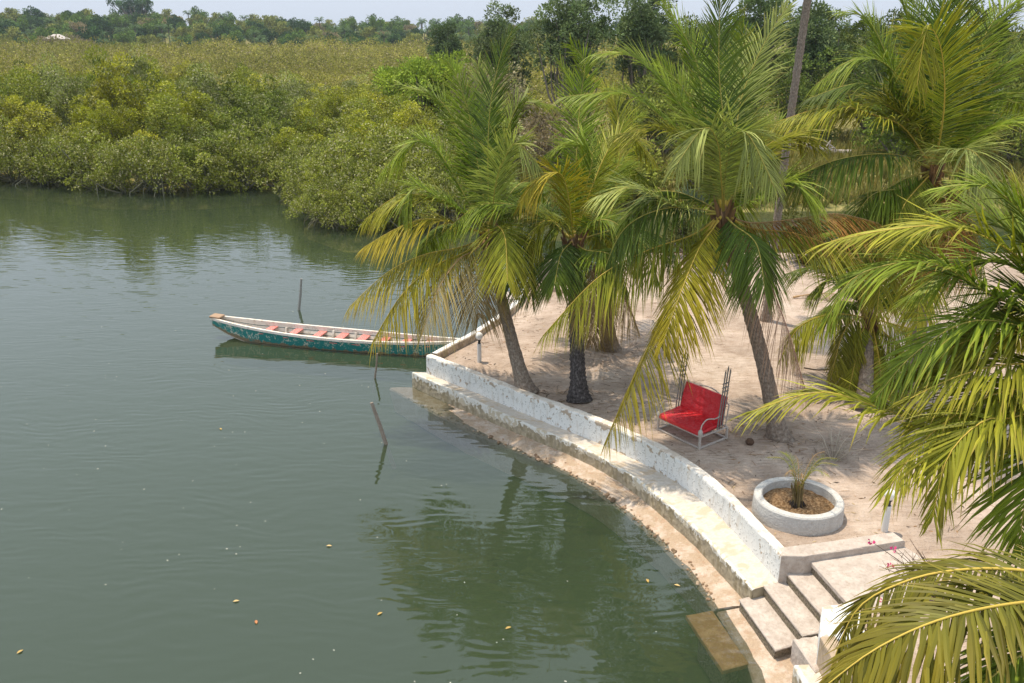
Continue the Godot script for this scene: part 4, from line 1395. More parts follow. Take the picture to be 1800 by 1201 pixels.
func build_boat() -> void:
	# local frame: x from bow (0) to stern (8.05), z towards the camera
	var bow := Vector3(-9.36, 0, -26.5)
	var stern := Vector3(-1.36, 0, -24.58)
	var t := thing("pirogue", "long narrow wooden pirogue painted teal with red thwarts, moored at the wall", "boat", bow)
	t.rotation.y = -atan2(stern.z - bow.z, stern.x - bow.x)
	var L := (stern - bow).length()
	var n := 48
	var half := func(u: float) -> float:
		return maxf(0.06, 0.51 * pow(sin(PI * clampf(0.03 + u * 0.95, 0, 1)), 0.62)) if u < 0.55 else maxf(0.03, 0.51 * pow(sin(PI * clampf(0.03 + u * 0.95, 0, 1)), 0.75))
	var sheer := func(u: float) -> float:
		return 0.40 + 0.24 * pow(absf(u - 0.58) / 0.58, 2.2)
	var keel := func(u: float) -> float:
		return -0.16 + 0.5 * pow(maxf(0.0, 0.16 - u) / 0.16, 1.5) + 0.35 * pow(maxf(0.0, u - 0.9) / 0.1, 1.5)
	var outer := MB.new()
	var inner := MB.new()
	var rail := MB.new()
	var flo := MB.new()
	var prev := []
	for i in n + 1:
		var u := float(i) / n
		var w: float = half.call(u)
		var s: float = sheer.call(u)
		var k: float = minf(keel.call(u), s - 0.12)
		var sec := []   # from keel to sheer, one side
		for q in 6:
			var v := q / 5.0
			sec.append(Vector2(w * (0.52 + 0.48 * pow(v, 0.7)) * (0.0 if q == 0 else 1.0), lerpf(k, s, pow(v, 1.15))))
		if i > 0:
			var up := float(i - 1) / n
			for sg in [-1.0, 1.0]:
				for q in 5:
					var a: Vector2 = prev[q]
					var b: Vector2 = prev[q + 1]
					var c: Vector2 = sec[q + 1]
					var d: Vector2 = sec[q]
					outer.quad(Vector3(up * L, a.y, a.x * sg), Vector3(up * L, b.y, b.x * sg), Vector3(u * L, c.y, c.x * sg), Vector3(u * L, d.y, d.x * sg), Vector3(0, -0.6, sg), Vector2(up, q / 5.0), Vector2(up, (q + 1) / 5.0), Vector2(u, (q + 1) / 5.0), Vector2(u, q / 5.0))
					if q > 0:
						var th := 0.03
						inner.quad(Vector3(up * L, a.y + 0.02, maxf(0, a.x - th) * sg), Vector3(up * L, b.y, maxf(0, b.x - th) * sg), Vector3(u * L, c.y, maxf(0, c.x - th) * sg), Vector3(u * L, d.y + 0.02, maxf(0, d.x - th) * sg), Vector3(0, 0.6, -sg))
				# rail along the top edge
				var e0: Vector2 = prev[5]
				var e1: Vector2 = sec[5]
				var o0 := Vector3(up * L, e0.y, (e0.x + 0.025) * sg)
				var o1 := Vector3(u * L, e1.y, (e1.x + 0.025) * sg)
				var dn := Vector3(0, -0.055, 0)
				var rise := Vector3(0, 0.02, 0)
				var in0 := Vector3(0, 0, -0.075 * sg)
				rail.quad(o0 + dn, o0 + rise, o1 + rise, o1 + dn, Vector3(0, 0, sg))
				rail.quad(o0 + rise, o0 + rise + in0, o1 + rise + in0, o1 + rise, Vector3.UP)
				rail.quad(o0 + rise + in0, o0 + in0 + dn, o1 + in0 + dn, o1 + rise + in0, Vector3(0, 0, -sg))
				rail.quad(o0 + dn, o0 + dn + in0, o1 + dn + in0, o1 + dn, Vector3.DOWN)
			var fy0: float = lerpf(prev[0].y, prev[5].y, 0.2)
			var fy1: float = lerpf(sec[0].y, sec[5].y, 0.2)
			flo.quad(Vector3(up * L, fy0, prev[2].x), Vector3(up * L, fy0, -prev[2].x), Vector3(u * L, fy1, -sec[2].x), Vector3(u * L, fy1, sec[2].x), Vector3.UP)
		prev = sec
	part("hull", outer, M.hull, t)
	part("inside", inner, M.cream, t)
	part("rail", rail, M.cream, t)
	part("floor", flo, M.cream, t)
	# bow deck of bare wood, overhanging
	var bp := MB.new()
	bp.box(Vector3(0.14, sheer.call(0.0) + 0.03, 0), Vector3(0.36, 0.06, 0.34), Basis(Vector3(0, 0, 1), -0.06), 0.015)
	part("bow_deck", bp, M.plank, t)
	var ep := MB.new()
	ep.box(Vector3(0.02, 0.5, 0), Vector3(0.06, 0.3, 0.16), Basis.IDENTITY, 0.01)
	part("stem_post", ep, M.hull, t)
	for u in [0.23, 0.33, 0.425, 0.515, 0.60, 0.685, 0.77, 0.86]:
		var w: float = half.call(u)
		var th := MB.new()
		var bs := Basis(Vector3(0, 0, 1), 0.05 * sin(u * 60.0))
		th.box(Vector3(u * L, sheer.call(u) - 0.13, 0), Vector3(0.26, 0.035, w * 1.88), bs, 0.008)
		part("thwart", th, M.redwood, t)
	for u in [0.28, 0.47, 0.56, 0.65, 0.82]:
		var w: float = half.call(u)
		for sg in [-1.0, 1.0]:
			var rb := MB.new()
			rb.box(Vector3(u * L, 0.18, (w * 0.80 - 0.06) * sg), Vector3(0.07, 0.36, 0.05), Basis(Vector3(1, 0, 0), 0.30 * sg), 0.01)
			part("rib", rb, M.cream, t)

func bar(b: MB, pts: Array, r := 0.014, sides := 8) -> void:
	var rad := []
	for p in pts:
		rad.append(r)
	b.tube(pts, rad, sides)

func cushion(size: Vector3, soft: float, seed_: int) -> MB:
	# a padded slab: grid on the outside of a box, pillowed, with a seam round its middle
	var b := MB.new()
	var nz := noise(seed_, 3.0, 3)
	var n := 14
	for ax in 3:
		for s in [-1.0, 1.0]:
			var st := b.v.size()
			for j in n + 1:
				for i in n + 1:
					var p := Vector3.ZERO
					p[ax] = s
					p[(ax + 1) % 3] = lerpf(-1, 1, float(i) / n)
					p[(ax + 2) % 3] = lerpf(-1, 1, float(j) / n)
					# round the box: superellipsoid
					var h := size * 0.5
					var q := Vector3(p.x * sqrt(1.0 - 0.5 * soft * (p.y * p.y * 0.5 + p.z * p.z * 0.06)), p.y * sqrt(1.0 - 0.62 * (pow(p.x, 8) * 0.5 + pow(p.z, 8) * 0.5)), p.z * sqrt(1.0 - 0.5 * soft * (p.y * p.y * 0.5 + p.x * p.x * 0.06)))
					var w := q * h
					w.y *= 1.0 + 0.14 * nz.get_noise_3d(w.x * 1.4, w.y, w.z * 1.4) + 0.05 * nz.get_noise_3d(w.x * 5, w.y, w.z * 5)
					b.vert(w, (q * Vector3(1.0 / h.x, 1.0 / h.y, 1.0 / h.z) * Vector3(pow(absf(p.x), 6), pow(absf(p.y), 2.0) + 0.001, pow(absf(p.z), 6))).normalized())
			for j in n:
				for i in n:
					var a := st + j * (n + 1) + i
					b.face(a, a + 1, a + n + 2)
					b.face(a, a + n + 2, a + n + 1)
	return b

func build_bench() -> void:
	var x := 3.89
	var z := -17.5
	var t := thing("swing_bench", "red cushioned bench in a grey metal frame with tall spiked sides", "bench", Vector3(x, sand_y(x, z) - 0.01, z))
	t.rotation.y = deg_to_rad(-53.5)
	var W := 0.6     # half width
	var D := 0.42    # half depth
	var f := MB.new()
	for sx in [-1.0, 1.0]:
		f.box(Vector3(W * sx, 0.025, 0), Vector3(0.04, 0.04, D * 2.0), Basis.IDENTITY, 0.006)
		f.box(Vector3(W * sx, 0.28, 0), Vector3(0.035, 0.035, D * 2.0), Basis.IDENTITY, 0.006)
		f.box(Vector3(W * sx, 0.14, D), Vector3(0.045, 0.28, 0.045), Basis.IDENTITY, 0.006)
		f.box(Vector3(W * sx, 0.14, -D), Vector3(0.045, 0.28, 0.045), Basis.IDENTITY, 0.006)
	for sz in [-1.0, 1.0]:
		f.box(Vector3(0, 0.025, D * sz), Vector3(W * 2.0, 0.038, 0.04), Basis.IDENTITY, 0.006)
		f.box(Vector3(0, 0.28, D * sz), Vector3(W * 2.0, 0.033, 0.035), Basis.IDENTITY, 0.006)
	part("base_frame", f, M.metal, t)
	for sx in [-1.0, 1.0]:
		# side ladder of three rods with spear tips
		var l := MB.new()
		for k in 3:
			var zz := -0.12 - 0.075 * k
			var top := 1.64 + (0.07 if k == 1 else 0.0)
			bar(l, [Vector3(W * sx, 0.28, zz + 0.02), Vector3(W * sx, top - 0.12, zz - 0.1)], 0.015, 6)
			l.tube([Vector3(W * sx, top - 0.13, zz - 0.1), Vector3(W * sx, top - 0.09, zz - 0.103), Vector3(W * sx, top, zz - 0.11)], [0.012, 0.02, 0.002], 6)
		for y in [1.14, 1.23, 1.32]:
			bar(l, [Vector3(W * sx, y, -0.165), Vector3(W * sx, y, -0.36)], 0.014, 6)
		part("side_ladder", l, M.grey_metal, t)
		# arm: up from a knobbed front post in a bow to the ladder
		var a := MB.new()
		var pts := curve([Vector3(W * sx, 0.36, D), Vector3(W * sx, 0.52, D - 0.02), Vector3(W * sx, 0.62, D - 0.14), Vector3(W * sx, 0.62, D - 0.26), Vector3(W * sx, 0.58, D - 0.42), Vector3(W * sx, 0.6, -0.16)], 16)
		bar(a, pts, 0.014, 7)
		var arm := part("arm", a, M.metal, t)
		var kb := MB.new()
		kb.lathe(Vector3(W * sx, 0.27, D), [Vector2(0.001, 0), Vector2(0.03, 0.01), Vector2(0.05, 0.06), Vector2(0.052, 0.11), Vector2(0.035, 0.16), Vector2(0.001, 0.175)], 12)
		part("knob", kb, M.metal, arm)
	# arched rail behind the backrest
	var br := MB.new()
	bar(br, curve([Vector3(-W, 0.78, -0.42), Vector3(-0.3, 0.93, -0.46), Vector3(0, 0.99, -0.47), Vector3(0.3, 0.93, -0.46), Vector3(W, 0.78, -0.42)], 16), 0.016, 7)
	bar(br, [Vector3(-W, 0.34, -0.36), Vector3(-W, 0.78, -0.42)], 0.014, 6)
	bar(br, [Vector3(W, 0.34, -0.36), Vector3(W, 0.78, -0.42)], 0.014, 6)
	for k in 5:
		bar(br, [Vector3(-0.4 + k * 0.2, 0.3, -0.37), Vector3(-0.4 + k * 0.2, 0.9, -0.45)], 0.009, 5)
	part("back_rail", br, M.metal, t)
	var s := part("seat_cushion", cushion(Vector3(1.17, 0.15, 0.74), 0.35, 4), M.red, t)
	s.transform = Transform3D(Basis(Vector3(1, 0, 0), 0.06), Vector3(0, 0.36, 0.08))
	var bk := part("back_cushion", cushion(Vector3(1.15, 0.15, 0.60), 0.35, 6), M.red, t)
	bk.transform = Transform3D(Basis(Vector3(1, 0, 0), deg_to_rad(76)), Vector3(0, 0.68, -0.31))

func build_planter() -> void:
	var c := Vector3(5.17, 0, -14.2)
	var y := SAND_Y - 0.03
	var t := thing("round_planter", "round low planter with a weathered whitewashed rim near the steps", "planter", Vector3(c.x, y, c.z))
	var b := MB.new()
	b.lathe(Vector3.ZERO, [Vector2(0.80, -0.1), Vector2(0.79, 0.16), Vector2(0.78, 0.325), Vector2(0.76, 0.35), Vector2(0.655, 0.36), Vector2(0.635, 0.34), Vector2(0.63, 0.05)], 56)
	part("ring", b, M.planter, t)
	var s := MB.new()
	var nz := noise(6, 3.0, 3)
	for j in 9:
		for i in 37:
			var rr := 0.645 * j / 8.0
			var a := TAU * i / 36.0
			var p := Vector3(cos(a) * rr, 0, sin(a) * rr)
			p.y = 0.19 + 0.05 * nz.get_noise_2d(p.x * 1.5, p.z * 1.5) + 0.04 * exp(-rr * rr * 12.0)
			s.vert(p, Vector3.UP)
	for j in 8:
		for i in 36:
			var a := j * 37 + i
			s.face(a, a + 1, a + 38)
			s.face(a, a + 38, a + 37)
	part("soil", s, M.soil, t)
	# half-dry young palm in it
	var r := RandomNumberGenerator.new()
	r.seed = 9
	var p := thing("young_palm", "half-dry young palm with thin sparse leaves in the round planter", "plant", Vector3(c.x - 0.04, y + 0.21, c.z + 0.06))
	var st := MB.new()
	for k in 26:
		var a := r.randf() * TAU
		var d := Vector3(cos(a), 0, sin(a))
		st.col = Color(0.16, 0.12, 0.05) * r.randf_range(0.5, 1.5)
		var h := r.randf_range(0.25, 0.5)
		st.tube([d * r.randf_range(0.02, 0.1), d * 0.07 + Vector3.UP * h * 0.5, d * r.randf_range(0.05, 0.14) + Vector3.UP * h], [0.026, 0.02, 0.008], 5)
	for k in 70:
		var a := r.randf() * TAU
		var d := Vector3(cos(a), 0, sin(a))
		st.col = Color(0.05, 0.038, 0.03) * r.randf_range(0.5, 1.6)
		st.tube([d * r.randf_range(0.02, 0.09) + Vector3.UP * 0.12, d * r.randf_range(0.1, 0.2) - Vector3.UP * 0.03], [0.012, 0.004], 3)
	part("stem_cluster", st, stem_mat, p)
	for k in 9:
		var a := k * 2.4
		var d := Vector3(cos(a), 0, sin(a))
		var L := r.randf_range(0.6, 1.0)
		var made := frond([d * L * 0.1 + Vector3.UP * L * 0.45, d * L * 0.32 + Vector3.UP * L * 0.8, d * L * 0.62 + Vector3.UP * L * 0.82], ["d", "b", "b", "g"][k % 4], r, 0.2, 24, 0.010, 0.009)
		var fr := part("frond", made[0], stem_mat, p)
		fr.position.y = 0.12
		part("leaflets", made[1], leaf_mat, fr, "stuff")

func lamp(at: Vector3, label: String) -> void:
	var t := thing("lamp_post", label, "lamp", at)
	var p := MB.new()
	p.lathe(Vector3.ZERO, [Vector2(0.001, 0), Vector2(0.055, 0.0), Vector2(0.055, 0.5), Vector2(0.052, 0.53), Vector2(0.001, 0.53)], 16)
	part("post", p, M.lamp_post, t)
	var k := MB.new()
	k.lathe(Vector3(0, 0.52, 0), [Vector2(0.001, 0), Vector2(0.05, 0.0), Vector2(0.035, 0.03), Vector2(0.035, 0.09), Vector2(0.055, 0.11), Vector2(0.05, 0.13), Vector2(0.001, 0.13)], 14)
	part("collar", k, M.lamp_black, t)
	var g := MB.new()
	var prof := []
	for i in 11:
		var a := PI * i / 10.0
		prof.append(Vector2(maxf(0.001, 0.098 * sin(a)), 0.74 - 0.105 * cos(a)))
	g.lathe(Vector3.ZERO, prof, 18)
	part("globe", g, M.lamp_globe, t)

func build_small_things() -> void:
	M.lamp_post = mat(lin(0.66, 0.66, 0.64), 0.6)
	M.lamp_black = mat(lin(0.03, 0.03, 0.032), 0.5)
	M.lamp_globe = mat(lin(0.78, 0.77, 0.74), 0.35)
	lamp(Vector3(-0.86, sand_y(-0.86, -22.0) - 0.02, -22.0), "short white garden lamp with a globe in the seawall corner")
	lamp(Vector3(6.5, SAND_Y - 0.02, -13.55), "white garden lamp standing behind the end of the landing kerb")
	# poles in the creek: foot pixel positions turned into metres, leaning a little
	var pole := func(foot: Vector3, top: Vector3, r0: float, m: Material, label: String) -> void:
		var b := MB.new()
		var d := (top - foot)
		b.tube([-d * 0.6, Vector3.ZERO, d * 0.5 + Vector3(0.012, 0, 0), d], [r0 * 1.1, r0, r0 * 0.95, r0 * 0.85], 9, 0.05)
		single("mooring_pole", b, m, label, "pole", foot)
	M.grey_wood = tri_mat(M.wood.albedo_texture, 0.8, 0.9, 0.3)
	M.grey_wood.albedo_color = Color(1, 1, 1)
	M.pale_wood = tri_mat(M.planter.albedo_texture, 0.7, 0.9, 0.3)
	M.pale_wood.albedo_color = lin(0.55, 0.54, 0.52)
	pole.call(Vector3(-7.36, 0, -29.3), Vector3(-7.2, 1.1, -29.35), 0.045, M.pale_wood, "pale round post standing in the creek beyond the pirogue")
	pole.call(Vector3(-3.8, 0, -22.9), Vector3(-3.7, 0.72, -22.9), 0.028, M.grey_wood, "thin dark stick in the water between the pirogue and the sunken apron corner")
	pole.call(Vector3(-2.93, 0, -18.7), Vector3(-3.22, 1.02, -18.75), 0.045, M.grey_wood, "slanting brown stake in open water in front of the seawall")
	pole.call(Vector3(-0.88, 0, -30.3), Vector3(-0.87, 1.35, -30.3), 0.09, M.pale_wood, "thick concrete post in the water behind the curved wing wall")
	# husk and stones on the sand
	var hk := MB.new()
	hk.lathe(Vector3.ZERO, [Vector2(0.001, -0.02), Vector2(0.07, 0.0), Vector2(0.095, 0.06), Vector2(0.06, 0.12), Vector2(0.001, 0.13)], 9)
	single("coconut_husk", hk, mat(lin(0.09, 0.05, 0.03), 0.9), "brown coconut husk on the sand between the bench and the leaning palm", "husk", Vector3(5.02, sand_y(5.02, -17.0), -17.0))
	# rope across the sand
	var rope := MB.new()
	rope.col = Color(0.10, 0.08, 0.06)
	var pts := []
	for k in 14:
		var px := 7.6 + k * 0.16
		var pz := -21.6 + 0.10 * sin(k * 0.7) + k * 0.03
		pts.append(Vector3(px, sand_y(px, pz) + 0.015, pz))
	bar(rope, pts, 0.017, 6)
	single("rope", rope, twig_mat, "dark rope lying across the open sand", "rope")
	# stones at the seawall's water edge and fallen leaves on the sand
	var r := RandomNumberGenerator.new()
	r.seed = 21
	var lit := MB.new()
	for k in 900:
		var z := r.randf_range(-29.5, -13.0)
		var x := sand_edge(z) + 0.35 + absf(r.randfn()) * 4.0
		var p := Vector3(x, sand_y(x, z) + 0.006, z)
		var a := r.randf() * TAU
		var d := Vector3(cos(a), r.randf_range(-0.05, 0.15), sin(a))
		lit.col = [Color(0.30, 0.17, 0.08), Color(0.14, 0.09, 0.05), Color(0.40, 0.30, 0.18), Color(0.08, 0.06, 0.045)][r.randi() % 4]
		if r.randf() < 0.5:
			var l := r.randf_range(0.03, 0.07)
			var w := d.cross(Vector3.UP).normalized() * l * 0.28
			lit.quad(p - d * l, p + w, p + d * l, p - w, Vector3.UP)
		else:
			var l := r.randf_range(0.08, 0.35)
			lit.tube([p, p + d * l * 0.5 + Vector3(0, 0.01, 0), Vector3(p.x + d.x * l, p.y + 0.004, p.z + d.z * l)], [0.005, 0.004, 0.002], 3)
	for p5 in PALMS:
		for k in 70:
			var a5 := r.randf() * TAU
			var d5 := 0.25 + absf(r.randfn()) * 0.7
			var x5: float = p5.foot.x + cos(a5) * d5
			var z5: float = p5.foot.y + sin(a5) * d5
			if x5 < sand_edge(z5) + 0.3 or z5 > -13.5:
				continue
			var q5 := Vector3(x5, sand_y(x5, z5) + 0.006, z5)
			var e5 := r.randf() * TAU
			var v5 := Vector3(cos(e5), 0.05, sin(e5)) * r.randf_range(0.06, 0.3)
			lit.col = [Color(0.22, 0.13, 0.07), Color(0.10, 0.07, 0.045), Color(0.34, 0.25, 0.15)][r.randi() % 3]
			lit.tube([q5, q5 + v5 * 0.5 + Vector3(0, 0.012, 0), q5 + Vector3(v5.x, 0.004, v5.z)], [0.006, 0.005, 0.002], 3)
	var lo := struct("leaf_litter", lit, twig_mat, "stuff")
	lo.set_meta("label", "dry twigs and fallen leaves scattered over the sand")
	lo.set_meta("category", "leaf litter")
	# floating yellow leaves on the creek
	var fl := MB.new()
	fl.col = Color(1, 1, 1)
	var rim := []
	for k in 9:
		var t := k / 8.0
		rim.append([Vector3(lerpf(-0.055, 0.055, t), 0.004 + 0.012 * sin(t * PI), 0.024 * sin(t * PI)), Vector3(lerpf(-0.055, 0.055, t), 0.004 + 0.012 * sin(t * PI), -0.024 * sin(t * PI)), Vector3(lerpf(-0.055, 0.055, t), 0.004, 0)])
	for k in 8:
		for s in 2:
			fl.quad(rim[k][2], rim[k][s], rim[k + 1][s], rim[k + 1][2], Vector3.UP)
	var leafm := fl.mesh()
	var yel := mat(lin(0.42, 0.28, 0.07), 0.5)
	var brn := mat(lin(0.42, 0.17, 0.06), 0.6)
	var spots := LEAF_SPOTS
	for k in spots.size():
		var o := single("floating_leaf", leafm, brn if k % 4 == 3 else yel, "small orange-brown leaf floating on the creek" if k % 4 == 3 else "small yellow leaf floating on the creek", "leaf", Vector3(spots[k].x, 0.006, spots[k].y), "orange-brown floating leaves" if k % 4 == 3 else "yellow floating leaves")
		o.rotation.y = k * 1.7
	var sp := MB.new()
	sp.col = Color(0.62, 0.60, 0.52)
	for k in 150:
		var x := r.randf_range(-14.0, 3.0)
		var z := r.randf_range(-30.0, -9.5)
		if x > -2.8 + (z + 22.0) * 0.52 - 1.2 and z > -24.0 and x > lerpf(-3.4, 2.6, (z + 22.0) / 10.0):
			continue
		var s := r.randf_range(0.006, 0.016)
		sp.box(Vector3(x, 0.005, z), Vector3(s * 2.2, 0.006, s), Basis(Vector3.UP, r.randf() * TAU), 0.002)
	var so := struct("floating_specks", sp, twig_mat, "stuff")
	so.set_meta("label", "tiny pale specks of foam and petals drifting on the creek")
	so.set_meta("category", "debris")
	# bougainvillea branch by the landing
	var bt := thing("bougainvillea", "nearly leafless bougainvillea with a few pink flowers beside the landing", "shrub", Vector3(6.5, 0.82, -11.35))
	var br := MB.new()
	var rr := RandomNumberGenerator.new()
	rr.seed = 31
	var tips := []
	for k in 15:
		var a := rr.randf_range(2.2, 4.9)
		var d := Vector3(cos(a), 0, sin(a))
		var l := rr.randf_range(0.5, 1.15)
		br.col = Color(0.12, 0.085, 0.06) * rr.randf_range(0.7, 1.5)
		var e := d * l + Vector3.UP * rr.randf_range(0.25, 1.0)
		br.tube([Vector3(rr.randf_range(-0.08, 0.08), 0, rr.randf_range(-0.08, 0.08)), e * 0.45 + Vector3.UP * 0.14, e], [0.014, 0.009, 0.003], 5)
		tips.append(e)
		for q in 4:
			var f := rr.randf_range(0.45, 0.95)
			var s := e * f + Vector3.UP * 0.1 * (1.0 - f)
			br.tube([s, s + Vector3(rr.randfn(), rr.randfn() * 0.6 + 0.3, rr.randfn()) * 0.14], [0.005, 0.002], 3)
	part("branches", br, twig_mat, bt)
	var pink := mat(lin(0.62, 0.05, 0.19), 0.7)
	for k in 4:
		var fm := MB.new()
		for q in 9:
			var d := Vector3(rr.randfn(), rr.randfn(), rr.randfn()).normalized()
			var w := d.cross(Vector3(rr.randfn(), rr.randfn(), rr.randfn())).normalized() * 0.022
			var p := d * 0.02
			fm.quad(p, p + d * 0.022 + w, p + d * 0.045, p + d * 0.03 - w)
		var o := part("flower", fm, pink, bt)
		o.position = tips[k * 3]
	# pale dry bush behind the planter
	var dt := thing("dry_bush", "pale leafless twiggy bush on the sand behind the round planter", "shrub", Vector3(6.5, SAND_Y - 0.03, -16.2))
	var db := MB.new()
	for k in 40:
		var a := rr.randf_range(-0.6, 2.4)
		var d := Vector3(cos(a), 0, -sin(a))
		var l := rr.randf_range(0.15, 0.65)
		db.col = Color(0.46, 0.40, 0.32) * rr.randf_range(0.6, 1.2)
		var e := d * l + Vector3.UP * rr.randf_range(0.15, 0.75)
		db.tube([Vector3.ZERO, e * 0.5 + Vector3.UP * 0.12, e], [0.01, 0.007, 0.003], 4)
		for q in 3:
			var s := e * rr.randf_range(0.4, 0.9)
			db.tube([s, s + Vector3(rr.randfn(), rr.randfn() * 0.5, rr.randfn()) * 0.2], [0.005, 0.002], 3)
	part("twigs", db, twig_mat, dt)
	var ft := thing("fallen_frond", "dry brown palm frond lying at the back edge of the sand", "palm frond", Vector3(9.2, sand_y(9.2, -27.9) + 0.05, -27.9))
	var ff := frond([Vector3(0.8, 0.1, -0.1), Vector3(1.7, 0.12, 0.1), Vector3(2.6, 0.06, 0.2)], "b", rr, 0.5, 60, 0.03)
	var fr2 := part("rachis", ff[0], stem_mat, ft)
	part("leaflets", ff[1], leaf_mat, fr2, "stuff")
	# fallen grey log on the far meadow
	var lt := thing("fallen_log", "bleached grey fallen tree lying on the grass behind the tall palm trunk", "log", Vector3(21.6, land(21.6, -63.0) + 0.1, -63.0))
	var lb := MB.new()
	lb.col = Color(0.42, 0.37, 0.34)
	lb.tube([Vector3(-1.6, 0.9, 0), Vector3(-0.5, 0.5, 0.1), Vector3(0.8, 0.2, 0), Vector3(2.2, 0.1, -0.3)], [0.1, 0.17, 0.22, 0.26], 8, 0.1)
	for k in 9:
		var s := Vector3(-1.4 + k * 0.32, 0.75 - k * 0.07, 0)
		lb.tube([s, s + Vector3(rr.randf_range(-0.6, 0.2), rr.randf_range(-0.2, 0.9), rr.randf_range(-0.5, 0.5)), s + Vector3(rr.randf_range(-1.1, 0.2), rr.randf_range(-0.5, 1.2), rr.randf_range(-0.7, 0.7))], [0.07, 0.05, 0.02], 5)
	part("trunk", lb, twig_mat, lt)

const LEAF_SPOTS := [
	Vector2(-3.40, -14.34),
	Vector2(2.36, -13.23),
	Vector2(-4.63, -12.64),
	Vector2(-4.14, -12.08),
	Vector2(-0.06, -11.93),
	Vector2(-7.02, -19.51),
	Vector2(-2.17, -12.30),
	Vector2(1.83, -16.59),
	Vector2(-7.58, -11.35),
	Vector2(2.85, -13.09),
]

